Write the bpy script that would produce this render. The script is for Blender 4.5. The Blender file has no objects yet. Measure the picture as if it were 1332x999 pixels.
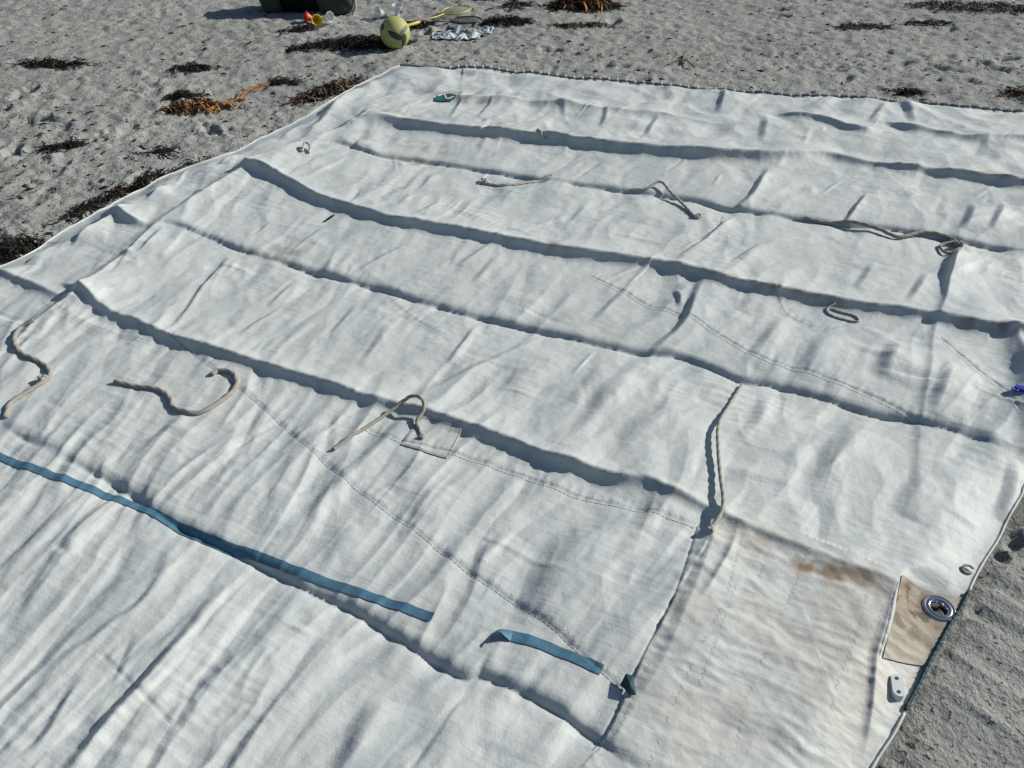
import bpy, bmesh, math, random
import numpy as np
from mathutils import Vector, Matrix

# ------------------------------------------------------------------ camera, sky, sun, exposure
SC = bpy.context.scene
COL = SC.collection
CAM_H, CAM_F, CAM_P = 1.5, 1000.0, math.radians(39.0)      # metres, focal in photo pixels, pitch down
cam_d = bpy.data.cameras.new('camera')
cam_d.sensor_fit = 'HORIZONTAL'; cam_d.angle = 2 * math.atan(666.0 / CAM_F)
cam_d.clip_start = 0.05; cam_d.clip_end = 3000
cam = bpy.data.objects.new('camera', cam_d); COL.objects.link(cam)
cam.location = (0, 0, CAM_H); cam.rotation_euler = (math.pi / 2 - CAM_P, 0, 0)
SC.camera = cam

SUN_EL, SUN_AZ = math.radians(29.0), math.atan2(0.955, 0.295)   # azimuth measured from +Y towards +X
world = bpy.data.worlds.new('World'); SC.world = world; world.use_nodes = True
wn = world.node_tree; wn.nodes.clear()
sky = wn.nodes.new('ShaderNodeTexSky'); sky.sky_type = 'NISHITA'; sky.sun_disc = False
sky.sun_elevation = SUN_EL; sky.sun_rotation = SUN_AZ; sky.air_density = 1.0; sky.dust_density = 0.6; sky.ozone_density = 1.4
bg = wn.nodes.new('ShaderNodeBackground'); bg.inputs['Strength'].default_value = 0.064
wo = wn.nodes.new('ShaderNodeOutputWorld')
wn.links.new(sky.outputs[0], bg.inputs[0]); wn.links.new(bg.outputs[0], wo.inputs[0])

sun_d = bpy.data.lights.new('sun', 'SUN'); sun_d.energy = 4.8; sun_d.angle = math.radians(0.5); sun_d.color = (1.0, 0.98, 0.915)
sun = bpy.data.objects.new('sun', sun_d); COL.objects.link(sun)
to_sun = Vector((math.sin(SUN_AZ) * math.cos(SUN_EL), math.cos(SUN_AZ) * math.cos(SUN_EL), math.sin(SUN_EL)))
sun.rotation_euler = to_sun.to_track_quat('Z', 'Y').to_euler(); sun.location = to_sun * 30
vs = SC.view_settings
vs.view_transform = 'Standard'; vs.look = 'None'; vs.gamma = 1.0; vs.use_curve_mapping = False; vs.exposure = 0.0

# ------------------------------------------------------------------ small maths
rng = np.random.default_rng(11); random.seed(5)
CP, SP = math.cos(CAM_P), math.sin(CAM_P)
def ray(px, py):
    u = (px - 666.0) / CAM_F; v = (py - 499.5) / CAM_F
    return np.array([u, CP - v * SP, -SP - v * CP])
def W(px, py, z=0.0):                       # photo pixel -> point on the level z
    d = ray(px, py); t = (z - CAM_H) / d[2]
    return np.array([d[0] * t, d[1] * t])

_perm = rng.permutation(256); _perm = np.concatenate([_perm, _perm, _perm])
_ga = rng.random(256) * 2 * np.pi; _gx, _gy = np.cos(_ga), np.sin(_ga)
def perlin(x, y):
    xi = np.floor(x).astype(np.int64); yi = np.floor(y).astype(np.int64)
    xf = x - xi; yf = y - yi; xi &= 255; yi &= 255
    u = xf * xf * xf * (xf * (xf * 6 - 15) + 10); v = yf * yf * yf * (yf * (yf * 6 - 15) + 10)
    def g(ix, iy, dx, dy):
        h = _perm[_perm[ix & 255] + (iy & 255)]
        return _gx[h] * dx + _gy[h] * dy
    a = g(xi, yi, xf, yf); b = g(xi + 1, yi, xf - 1, yf); c = g(xi, yi + 1, xf, yf - 1); d = g(xi + 1, yi + 1, xf - 1, yf - 1)
    return (a + u * (b - a)) * (1 - v) + (c + u * (d - c)) * v
def fbm(x, y, o=4, gain=0.5):
    s = 0; amp = 1.0
    for i in range(o):
        s = s + amp * perlin(x * 2 ** i + 17.3 * i, y * 2 ** i - 9.1 * i); amp *= gain
    return s
def sstep(x): x = np.clip(x, 0, 1); return x * x * (3 - 2 * x)
def catmull(P, n=8):
    P = np.asarray(P, float)
    if len(P) < 3: return np.array([P[0] + (P[-1] - P[0]) * t for t in np.linspace(0, 1, n + 1)])
    Q = np.vstack([2 * P[0] - P[1], P, 2 * P[-1] - P[-2]]); out = []
    for i in range(1, len(Q) - 2):
        p0, p1, p2, p3 = Q[i - 1:i + 3]
        for t in np.arange(n) / n:
            out.append(0.5 * (2 * p1 + (p2 - p0) * t + (2 * p0 - 5 * p1 + 4 * p2 - p3) * t * t + (3 * p1 - p0 - 3 * p2 + p3) * t ** 3))
    out.append(Q[-2]); return np.array(out)
def resample(P, step):
    P = np.asarray(P, float); L = np.concatenate([[0], np.cumsum(np.linalg.norm(np.diff(P, axis=0), axis=1))])
    n = max(2, int(L[-1] / step) + 1); s = np.linspace(0, L[-1], n)
    return np.stack([np.interp(s, L, P[:, k]) for k in range(P.shape[1])], 1)

class Line:
    """a curve b = f(a) in its own axes: signed distance (left of travel is positive) and position along it"""
    def __init__(s, pts):                                  # pts: rows of x, y, height
        C = catmull(pts, 8); d = C[-1, :2] - C[0, :2]; d /= np.linalg.norm(d)
        s.t = d; s.n = np.array([-d[1], d[0]]); s.o = C[0, :2]
        a = (C[:, :2] - s.o) @ s.t; o = np.argsort(a); s.a = a[o]; s.b = ((C[:, :2] - s.o) @ s.n)[o]; s.h = C[o, 2]
        s.slope = np.gradient(s.b, s.a + np.arange(len(s.a)) * 1e-9); s.len = s.a[-1]
    def at(s, x, y):
        a = (x - s.o[0]) * s.t[0] + (y - s.o[1]) * s.t[1]; b = (x - s.o[0]) * s.n[0] + (y - s.o[1]) * s.n[1]
        f = np.interp(a, s.a, s.b); m = np.interp(a, s.a, s.slope)
        return a, (b - f) / np.sqrt(1 + m * m), np.interp(a, s.a, s.h)
    def fade(s, a, e): return sstep((a + e) / e) * sstep((s.len - a + e) / e)
    def fade_in(s, a, e): return sstep(a / e) * sstep((s.len - a) / e)

ZB = 0.046                                                # height at which the slack cloth rides over the sand
# ------------------------------------------------------------------ outline of the sail on the sand
def edge(pts): return catmull(pts, 10)
TL, TR, BR, BL = W(520, 89), np.array([3.72, 3.93]), np.array([0.10, 0.02]), np.array([-2.75, 0.62])
E_top = edge([TL] + [W(*p) for p in ((600, 92), (700, 101), (800, 109), (900, 118), (1000, 125), (1100, 131), (1200, 139), (1332, 152))] + [TR])
E_left = edge([TL] + [W(*p) for p in ((478, 108), (436, 130), (400, 154), (345, 181), (290, 207), (230, 226), (165, 262), (100, 297), (40, 335), (-10, 362))] + [np.array([-2.36, 1.62]), BL])
E_right = edge([TR, np.array([2.9, 3.0]), np.array([2.15, 2.22]), W(1345, 610), W(1322, 655), W(1296, 705), W(1268, 752), W(1250, 790), W(1205, 870), W(1172, 935), W(1135, 999), np.array([0.42, 0.40]), BR])
def wob(E, a): return E + a * np.stack([perlin(E[:, 0] * 9, E[:, 1] * 9), perlin(E[:, 0] * 9 + 5, E[:, 1] * 9)], 1) * np.sin(np.linspace(0, np.pi, len(E)))[:, None] ** .3
E_left = wob(resample(E_left, .02), .012); E_right = wob(resample(E_right, .02), .005); E_top = wob(resample(E_top, .02), .008)
E_bot = edge([BL, np.array([-1.4, 0.22]), BR])
def arc(P, n, w=None):
    L = np.concatenate([[0], np.cumsum(np.linalg.norm(np.diff(P, axis=0), axis=1))]); L /= L[-1]
    s = np.linspace(0, 1, n) if w is None else w
    return np.stack([np.interp(s, L, P[:, 0]), np.interp(s, L, P[:, 1])], 1)
OUT = np.vstack([arc(E_top, 56), arc(E_right, 64)[1:], arc(E_bot, 12)[::-1][1:], arc(E_left, 64)[::-1][1:-1]])
def outline_dist(x, y):                                   # positive inside the sail
    sh = x.shape; x = x.ravel(); y = y.ravel(); d = np.full(x.shape, 1e9); ins = np.zeros(x.shape, bool)
    A = OUT; B = np.roll(OUT, -1, 0)
    for (ax, ay), (bx, by) in zip(A, B):
        dx, dy = bx - ax, by - ay; t = np.clip(((x - ax) * dx + (y - ay) * dy) / (dx * dx + dy * dy), 0, 1)
        d = np.minimum(d, (x - ax - t * dx) ** 2 + (y - ay - t * dy) ** 2)
        c = (ay > y) != (by > y)
        if dy != 0: ins ^= c & (x < dx * (y - ay) / dy + ax)
    return np.where(ins, 1, -1).reshape(sh) * np.sqrt(d).reshape(sh)

# ------------------------------------------------------------------ folds of the sail (photo pixels x, y, height in metres)
def line(P, lift=True, z0=ZB * .8): return Line(np.array([[*W(p[0], p[1], z0 + (.78 * p[2] if lift else 0)), p[2]] for p in P]))
MOUNTAIN = [  # line, reach of far slope, reach of near face
 (line([(462,166,.03),(484,157,.055),(510,155,.065),(600,164,.065),(705,172,.07),(800,185,.07),(900,192,.072),(1000,197,.065),(1075,197,.04),(1130,210,.028),(1185,215,.05),(1260,222,.06),(1332,232,.06),(1420,245,.05)]), .15, .034),
 (line([(326,216,.05),(340,216,.065),(380,235,.052),(420,255,.05),(500,278,.05),(600,296,.05),(700,316,.05),(800,331,.046),(850,338,.044),(900,350,.048),(1000,372,.048),(1100,390,.046),(1200,405,.042),(1230,411,.045),(1300,423,.042),(1400,445,.04)]), .17, .028),
 (line([(98,374,.03),(112,381,.045),(135,400,.036),(180,420,.036),(250,445,.038),(320,466,.038),(400,490,.038),(480,515,.038),(530,527,.034),(590,545,.036),(650,566,.04),(700,586,.042),(760,606,.042),(810,620,.038),(845,625,.03),(880,641,.026),(920,660,.022),(960,680,.02),(1050,715,.017),(1130,745,.012),(1190,760,.007),(1262,776,.004)]), .13, .022),
 (line([(-60,330,.03),(15,357,.03),(50,372,.028),(88,391,.014)]), .08, .022),
 (line([(150,270,.03),(163,277,.055),(185,291,.03),(200,300,.006)]), .10, .03),
 (line([(545,140,.01),(580,126,.03),(640,128,.026),(720,134,.03),(800,143,.03),(860,148,.024),(940,161,.012)]), .12, .05),
 (line([(1000,147,.004),(1045,149,.035),(1080,156,.04),(1120,168,.035),(1150,172,.01)]), .13, .035),
 (line([(1150,160,.01),(1185,160,.05),(1215,166,.04),(1260,177,.03),(1322,180,.03),(1400,190,.03)]), .13, .04),
]
VALLEY = [   # line, softness of the far side
 (line([(392,196,.004),(440,193,.02),(470,200,.022),(500,208,.02),(545,212,.022),(620,223,.024),(700,236,.024),(800,250,.022),(830,254,.02),(900,263,.026),(950,275,.028),(1045,288,.024),(1100,296,.024),(1165,302,.022),(1240,316,.026),(1332,331,.024),(1420,350,.02)], False, .030), .055),
 (line([(197,299,.004),(240,303,.02),(290,320,.024),(335,336,.024),(365,345,.024),(430,362,.024),(497,380,.024),(560,400,.024),(660,425,.024),(760,448,.022),(840,465,.022),(880,468,.022),(920,480,.022),(962,498,.022),(1000,504,.022),(1060,520,.022),(1130,540,.022),(1220,558,.022),(1322,590,.022)], False, .030), .05),
 (line([(-80,520,.02),(0,556,.02),(70,595,.022),(160,640,.022),(225,684,.024),(290,716,.024),(370,755,.024),(470,805,.024),(590,880,.024),(630,884,.024),(690,912,.024),(740,943,.022),(800,987,.014),(850,1030,.01)], False, .030), .045),
]
# fold running the other way, joining the tips of the flaked folds
CROSS = [
 (line([(505,150,.02),(430,175,.034),(335,213,.03),(265,255,.022),(200,298,.03),(150,345,.022),(110,380,.03),(60,412,.022),(25,445,.016),(-40,500,.012)]), .14, .036),
 (line([(1250,318,.02),(1242,340,.036),(1229,388,.018),(1216,430,.008),(1207,500,.007),(1198,560,.005),(1190,640,.003)]), .09, .014),
 (line([(938,676,.006),(918,730,.010),(890,800,.009),(858,870,.006),(815,940,.006),(780,999,.008)]), .05, .02),
 (line([(606,884,.02),(585,935,.016),(550,999,.012)]), .12, .05),
]
# right-hand layer rising beyond the panels (dark face turned to the left)
CROSS.append((line([(1166,752,.006),(1160,785,.009),(1148,830,.009),(1140,870,.011),(1136,930,.012),(1128,990,.006)]), .03, .009))
CROSS.append((line([(962,680,.008),(945,730,.009),(900,800,.006)]), .03, .010))
CROSS.append((line([(1308,415,.012),(1328,450,.03),(1340,500,.035),(1345,560,.03),(1342,610,.012)]), .25, .03))
# single wrinkles: points from far to near, height, half width, reach to the right
WR = [
 ((105,650),(69,682),(0,749),.011,.022), ((126,662),(75,728),(18,800),.014,.022), ((262,798),(245,822),(190,890),(145,940),(92,999),.020,.015),
 ((217,738),(190,780),(130,826),(80,862),(46,908),.008,.012), ((107,884),(60,960),(25,999),.008,.011), ((232,818),(170,862),(118,930),.007,.013),
 ((377,776),(340,830),(270,892),(190,978),.010,.022), ((300,752),(248,802),.006,.018), ((485,915),(464,954),(440,999),.013,.022),
 ((518,552),(455,618),(410,662),.010,.016), ((548,600),(505,658),.012,.02), ((655,700),(612,740),.009,.015), ((792,664),(740,712),(690,780),.022,.04),
 ((590,700),(560,760),.005,.02), ((826,470),(760,546),(718,586),.013,.028), ((882,520),(832,556),(796,594),.014,.032), ((992,518),(978,550),(962,572),.010,.018),
 ((1120,543),(1094,570),(1044,636),.014,.026), ((1191,620),(1163,664),.010,.02), ((1320,602),(1302,662),.018,.016), ((1152,448),(1138,490),.013,.03),
 ((1228,482),(1219,510),(1208,536),.014,.016), ((614,428),(584,472),.007,.013), ((695,440),(640,470),(600,490),(558,512),.008,.014),
 ((290,342),(262,380),(234,424),.010,.015), ((210,306),(183,334),.010,.016), ((358,408),(316,438),.006,.014), ((994,226),(977,256),(958,273),.026,.022),
 ((950,284),(920,312),(888,337),.010,.014), ((986,322),(952,346),.008,.014), ((908,372),(886,424),(844,462),.018,.022), ((876,386),(882,402),.012,.014),
 ((1122,258),(1096,292),.016,.016), ((1262,270),(1250,298),.016,.024), ((1200,362),(1176,400),.012,.02), ((1160,452),(1139,486),.010,.02),
 ((938,120),(932,145),.024,.026), ((786,146),(780,166),.016,.022), ((852,156),(838,178),.020,.024), ((725,138),(732,152),.014,.024),
 ((1168,132),(1184,162),.030,.034), ((1145,140),(1130,160),.020,.025), ((990,152),(988,188),.020,.03), ((442,130),(420,156),(398,176),.022,.035), ((480,148),(455,166),.018,.03),
 ((322,210),(288,218),(258,226),.016,.02), ((166,274),(135,292),(104,312),.020,.022), ((345,184),(322,196),.012,.016), ((470,188),(455,198),.010,.02),
 ((462,112),(440,134),(418,150),.020,.03), ((300,205),(285,216),.020,.022), ((60,325),(35,345),.014,.02), ((215,245),(190,262),.014,.022), ((120,300),(95,320),.012,.02), ((388,165),(365,182),.016,.02), ((560,128),(530,142),(505,150),.012,.022), ((560,228),(545,250),.008,.02), ((650,312),(600,345),.007,.02), ((420,300),(380,330),.006,.018), ((520,325),(470,352),.006,.018), ((570,270),(545,284),.006,.02),
 ((640,340),(615,372),.006,.02), ((760,268),(735,300),.007,.022), ((820,372),(770,420),.008,.02), ((1010,420),(970,470),.009,.026), ((1065,440),(1040,490),.009,.02),
 ((1300,270),(1286,300),.014,.02), ((1130,350),(1110,380),.008,.02), ((460,400),(430,440),.006,.016), ((380,370),(350,400),.006,.016), ((500,430),(470,480),.006,.02),
 ((780,480),(740,520),.006,.022), ((700,460),(650,520),.006,.022), ((300,600),(250,660),.008,.026), ((420,560),(360,620),.007,.022), ((360,640),(330,690),.008,.022),
 ((230,556),(150,612),.007,.02), ((450,690),(420,740),.006,.02), ((690,840),(650,900),.005,.02), ((520,820),(490,870),.006,.02), ((650,880),(620,960),.008,.03), ((720,930),(690,999),.007,.03),
 ((560,640),(520,700),.007,.02), ((860,640),(830,690),.012,.024), ((1060,560),(1020,600),.006,.02), ((600,122),(585,160),.012,.02), ((640,132),(622,158),.012,.018), ((520,100),(500,130),.006,.03),
]
WRL = []
def WRY(P): return W(P[0][0], P[0][1])[1]
for w in WR:
    P = [(*p, w[-2]) for p in w[:-2]]
    if len(P) == 2: P = [P[0], ((P[0][0] + P[1][0]) / 2 + 2, (P[0][1] + P[1][1]) / 2 - 2, w[-2]), P[1]]
    WRL.append((line(P, False), w[-2], w[-1] * (1.15 if WRY(P) < 2.1 else .75)))
# sharp hard creases left from stowing: short straight tent folds, mostly across the flakes
CREASE = []; rc = np.random.default_rng(21)
for _ in range(260):
    c = np.array([rc.uniform(-2.0, 2.6), rc.uniform(.45, 4.7)]); k = rc.random(); b0 = math.atan2(c[0] + 1.6, c[1] + 1.3)
    an = math.pi / 2 - b0 + rc.normal() * .22 if k < .55 else (-.44 + rc.normal() * .12 if k < .85 else rc.uniform(0, 3.14))
    ln = rc.uniform(.06, .34); t = np.array([math.cos(an), math.sin(an)]); CREASE.append((c, t, ln, rc.uniform(.012, .05), rc.uniform(.0018, .0052) * (1 if rc.random() < .65 else -1), rc.uniform(.25, 1)))
# seams: panel joins that pucker along their stitching
SEAM_PX = [
 [(222,442),(275,480),(330,522),(400,585),(470,645),(540,695),(600,742),(670,786),(720,820),(765,862),(815,903)],
 [(470,560),(520,578),(580,592),(660,617),(750,648),(820,666),(905,690)],
 [(907,686),(880,770),(850,830),(818,892),(795,945),(768,978)],
 [(762,360),(800,378),(840,400),(880,412),(935,440),(990,470),(1060,492),(1140,522),(1190,545),(1222,556)],
 [(1218,440),(1260,478),(1300,510),(1325,545)],
 [(575,272),(640,300),(690,312)],
 [(240,300),(290,320)],
 [(50,395),(120,430),(200,450)],
 [(500,383),(520,400),(545,420),(585,440)],
 [(940,278),(930,300),(880,330)],
 [(1005,380),(1020,410),(1060,430),(1110,422)],
 [(130,850),(230,950)],
]
SEAM = [line([(*p, 0.0) for p in P], False) for P in SEAM_PX]
PATCH_POLY = np.array([W(*p) for p in ((962,690),(1060,722),(1150,758),(1258,782),(1205,870),(1172,935),(1128,999),(1080,1080),(690,1080),(780,985),(870,800),(930,700))])
def in_poly(P, x, y):
    ins = np.zeros(x.shape, bool)
    for (ax, ay), (bx, by) in zip(P, np.roll(P, -1, 0)):
        c = (ay > y) != (by > y)
        if by != ay: ins ^= c & (x < (bx - ax) * (y - ay) / (by - ay) + ax)
    return ins
GROM = W(1220, 794, 0.012); CU, CV = np.array([0.905, -0.425]), np.array([0.425, 0.905])

def tri(v): return 2 * np.abs(v - np.floor(v + .5))
def sail_h(x, y):
    x = np.asarray(x, float); y = np.asarray(y, float)
    e = outline_dist(x, y)
    z = np.zeros(x.shape); near = np.zeros(x.shape)
    jx = x + 0.005 * perlin(x * 7, y * 7) ; jy = y + 0.005 * perlin(x * 7 + 31, y * 7) 
    for L, wf, wn_ in MOUNTAIN:
        a, d, h = L.at(jx, jy); F = L.fade(a, 0.13)
        h = .74 * h * (1 + 0.18 * perlin(a * 5 + 3, a * 0 + wf * 100))
        d = np.sign(d) * (np.sqrt(d * d + .0032 ** 2) - .0032); p = np.where(d > 0, 0.8 * np.exp(-np.abs(d) / wf) + 0.2 * np.exp(-np.abs(d) / (wf * 0.25)), np.exp(-(np.abs(d) / (wn_ * .62)) ** 1.25))
        z = np.maximum(z, h * F * p) + 0.25 * np.minimum(z, h * F * p); near = np.maximum(near, F * np.exp(-np.abs(d) / 0.09))
    for L, ws in VALLEY:
        a, d, h = L.at(jx, jy); F = L.fade_in(a, 0.12)
        h = 1.05 * h * (1 + 0.35 * perlin(a * 6 + 8, a * 0 + ws * 90))
        pin = np.clip((perlin(a * 4.3 + 2, a * 0 + ws * 55) - .18) * 4.5, 0, 1); h = h * (1 - .62 * pin * np.exp(-np.abs(d) / .09)); wv_ = 1 + .3 * perlin(a * 9, a * 0 + 3); q = np.abs(d)
        z = z - h * F * np.where(d > 0, .80 * np.exp(-(q / (.0125 * wv_)) ** 1.3) + .20 * np.exp(-q / (1.3 * ws)), .80 * np.exp(-q / 0.17) + .20 * np.exp(-q / .008))
        near = np.maximum(near, F * np.exp(-np.abs(d) / 0.07))
    for L, wr, wl in CROSS:
        a, d, h = L.at(jx, jy); F = L.fade_in(a, 0.10)
        z = z + h * F * np.where(d > 0, np.exp(-np.abs(d) / wr), np.exp(-(np.abs(d) / wl) ** 1.5))
    for L, h, w in WRL:
        lo = np.minimum(L.o, L.o + L.t * L.len) - 0.4; hi = np.maximum(L.o, L.o + L.t * L.len) + 0.4
        m = (x > lo[0]) & (x < hi[0]) & (y > lo[1]) & (y < hi[1])
        if not m.any(): continue
        a, d, _ = L.at(jx[m], jy[m]); T = np.clip(a / L.len, 0, 1)
        F = np.sin(np.pi * np.clip((a + 0.12 * L.len) / (1.24 * L.len), 0, 1)) ** 0.8
        z[m] += (1.2 if L.o[1] < 3.2 else .8) * h * F * sstep((d + w) / (2 * w)) * np.exp(-np.maximum(d - w, 0) / (3.0 * w + 0.015))
    # slack: long soft wrinkles lying across the folds, then small crumples
    ca = x * CU[0] + y * CU[1]; cb = x * CV[0] + y * CV[1]; fx, fy = x + 1.6, y + 1.3; sk = np.arctan2(fx, fy) * 3.7; cr = np.hypot(fx, fy)
    wx = sk + 0.06 * perlin(ca * 2.5, cb * 2.5)
    pat = in_poly(PATCH_POLY, x, y).astype(float)
    n1 = perlin(wx * 4.2, cr * 1.5 + 4); n2 = perlin(wx * 8.5 + 40, cr * 2.2 + .8 * n1); n3 = perlin(wx * 24 + 7, cr * 6.5 + 3); n4 = perlin(ca * 5 + 3, cb * 9 + 7)
    lh = np.exp(-np.maximum(e, 0) / .22) * (x < -.3); z = z + lh * (.016 * perlin(x * 6 + 3, y * 4) - .016 * np.abs(perlin(x * 5, y * 7 + 4)))
    luff0 = sstep((cb - 3.55) / .25); n1b = .75 * perlin(wx * 5.2 + 3, cr * 1.15 + 4) + .55 * perlin(wx * 3.1 + 31, cr * 1.9)
    env = np.clip(1.5 * perlin(x * 1.7 + 5, y * 1.7) + 0.45, 0.12, 1.2); env2 = np.clip(2.2 * perlin(x * 3.1 + 15, y * 3.1 + 2) + .1, 0, 1.2)
    fold = np.clip(1 - np.abs(n2) * 3.2, 0, 1) ** 1.15
    z = z + (1 - 0.7 * pat) * (0.0056 * tri(n1b * 1.9 + .25 * n4) + 0.0018 * tri(n1 * 3.1 + n2) + 0.006 * n1b + 0.0062 * env * fold + 0.0026 * env2 * n3 + 0.003 * n4 * env2) + (1 - pat) * near * env2 * 0.003 * perlin(wx * 22, cb * 9)
    r1 = np.abs(perlin(wx * 7 + 11, cr * 4.2 + 2)); r2 = np.abs(perlin(wx * 15 + 3, cr * 8.5)); r3 = np.abs(perlin(x * 26, y * 26 + 9))
    z = z - (1 - pat) * (0.0054 * r1 * np.clip(env + .25, 0, 1.2) + 0.0046 * r2 * (.35 + env2) + 0.0013 * r3 + (1 - .6 * luff0) * np.clip(2.4 * perlin(x * 2.3 + 9, y * 2.3 + 6) + .25, 0, 1.1) * (.0034 * np.abs(perlin(ca * 6, cb * 26 + .6 * n2)) + .0014 * np.abs(perlin(ca * 11, cb * 52))))
    z = z + 0.0014 * fbm(x * 11, y * 11, 3) + 0.0012 * env2 * perlin(ca * 14, cb * 60)
    luff = sstep((cb - 3.55) / .25); z = z + 1.5 * luff * (0.014 * perlin(wx * 4.5 + 9, cr * 3.2) - 0.014 * np.abs(perlin(wx * 6 + 1, cr * 4)) + 0.006 * perlin(wx * 13, cr * 7))
    for c, t, ln, w, h, asy in CREASE:
        m = (np.abs(x - c[0]) < ln) & (np.abs(y - c[1]) < ln)
        if not m.any(): continue
        a = (jx[m] - c[0]) * t[0] + (jy[m] - c[1]) * t[1]; d = -(jx[m] - c[0]) * t[1] + (jy[m] - c[1]) * t[0]
        z[m] += (1 - pat[m]) * h * np.clip(1 - (2 * a / ln) ** 2, 0, 1) * np.clip(1 - np.where(d > 0, d / w, -d / (w * asy)), 0, 1)
    # quilted corner reinforcement
    pw = cb * 15 + .55 * perlin(ca * 4, cb * 4) + .25 * perlin(ca * 17, cb * 9)
    z = z + pat * (0.006 - 0.0085 * np.abs(perlin(ca * 4.5 + 2, pw)) - 0.0042 * np.abs(perlin(ca * 13 + 5, pw * 2.3 + 7)) + 0.0012 * perlin(ca * 40, cb * 70))
    for L in SEAM:
        lo = np.minimum(L.o, L.o + L.t * L.len) - 0.1; hi = np.maximum(L.o, L.o + L.t * L.len) + 0.1
        m = (x > lo[0]) & (x < hi[0]) & (y > lo[1]) & (y < hi[1])
        if not m.any(): continue
        a, d, _ = L.at(x[m], y[m]); F = L.fade_in(a, 0.03)
        z[m] += F * (0.0013 * perlin(a * 55, d * 12) * np.exp(-((d - 0.012) / 0.022) ** 2) * 2 + 0.0016 * sstep(d / 0.003 + 0.5) * np.exp(-np.maximum(d, 0) / 0.05) - 0.0022 * np.exp(-(d / 0.0035) ** 2))
    # tuck of the lacing along the luff rope: little gathers at the far edge
    Lt = np.exp(-np.maximum(e, 0) / 0.07) * (y > 3.4) * (x > -0.7)
    z = z + Lt * 0.010 * perlin(x * 14, y * 3) + Lt * 0.004 * perlin(x * 34, y * 4)
    rise = sstep(e / 0.14)
    z = ZB * (0.30 + 0.70 * rise) + z * (0.62 + 0.38 * sstep(e / 0.10))
    g = np.sqrt((x - GROM[0]) ** 2 + (y - GROM[1]) ** 2); k = sstep((0.10 - g) / 0.06)
    z = z * (1 - k) + 0.017 * k
    return np.maximum(z, 0.004 - 0.035 * sstep((e - .04) / .1))
def on_sail(px, py, lift=0.0):                           # where the photo ray meets the cloth
    d = ray(px, py); t0 = (0.16 - CAM_H) / d[2]; t1 = (0.0 - CAM_H) / d[2]; t = np.linspace(t0, t1, 260)
    X, Y, Z = d[0] * t, d[1] * t, CAM_H + d[2] * t; h = sail_h(X, Y); i = np.argmax(Z <= h)
    if not (Z <= h).any(): i = len(t) - 1
    return np.array([X[i], Y[i], h[i] + lift])

# ------------------------------------------------------------------ sand
PITS = []
rp = np.random.default_rng(3)
for _ in range(420):
    px, py = rp.uniform(-150, 1480), rp.uniform(-160, 380) ; x0, y0 = W(px, py); r = rp.uniform(.018, .06) * (1 + .5 * (rp.random() < .1)); PITS.append((x0, y0, r, r * rp.uniform(.10, .26), rp.uniform(0, 3.1), rp.uniform(1, 2.2)))
for _ in range(60):
    px, py = rp.uniform(1130, 1420), rp.uniform(640, 1080); x0, y0 = W(px, py); r = rp.uniform(.008, .022); PITS.append((x0, y0, r, r * rp.uniform(.2, .4), rp.uniform(0, 3.1), rp.uniform(1, 2)))
for _ in range(70):                                      # footprints
    px, py = rp.uniform(-120, 1450), rp.uniform(-120, 330); x0, y0 = W(px, py); PITS.append((x0, y0, rp.uniform(.06, .09), rp.uniform(.018, .034), rp.uniform(0, 3.1), rp.uniform(1.8, 2.6)))
for px, py, r, dp, ra, el in ((1202,962,.028,.016,1.2,1.6),(1268,795,.02,.012,.6,1.5),(1295,800,.022,.010,1,2),(1318,705,.03,.018,.4,1.6),(1300,722,.02,.012,2,1.4),(1330,930,.03,.012,1,2),(1263,916,.022,.010,2.4,1.8)):
    x0, y0 = W(px, py); PITS.append((x0, y0, r, dp, ra, el))
SRIDGE = [(line([(1258,905,.006),(1248,922,.006),(1256,940,.006),(1276,956,.005)], False), .005), (line([(1246,902,.006),(1268,914,.006),(1292,934,.006)], False), .005),
          (line([(1290,770,.006),(1304,790,.006),(1312,810,.005)], False), .006)]
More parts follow.
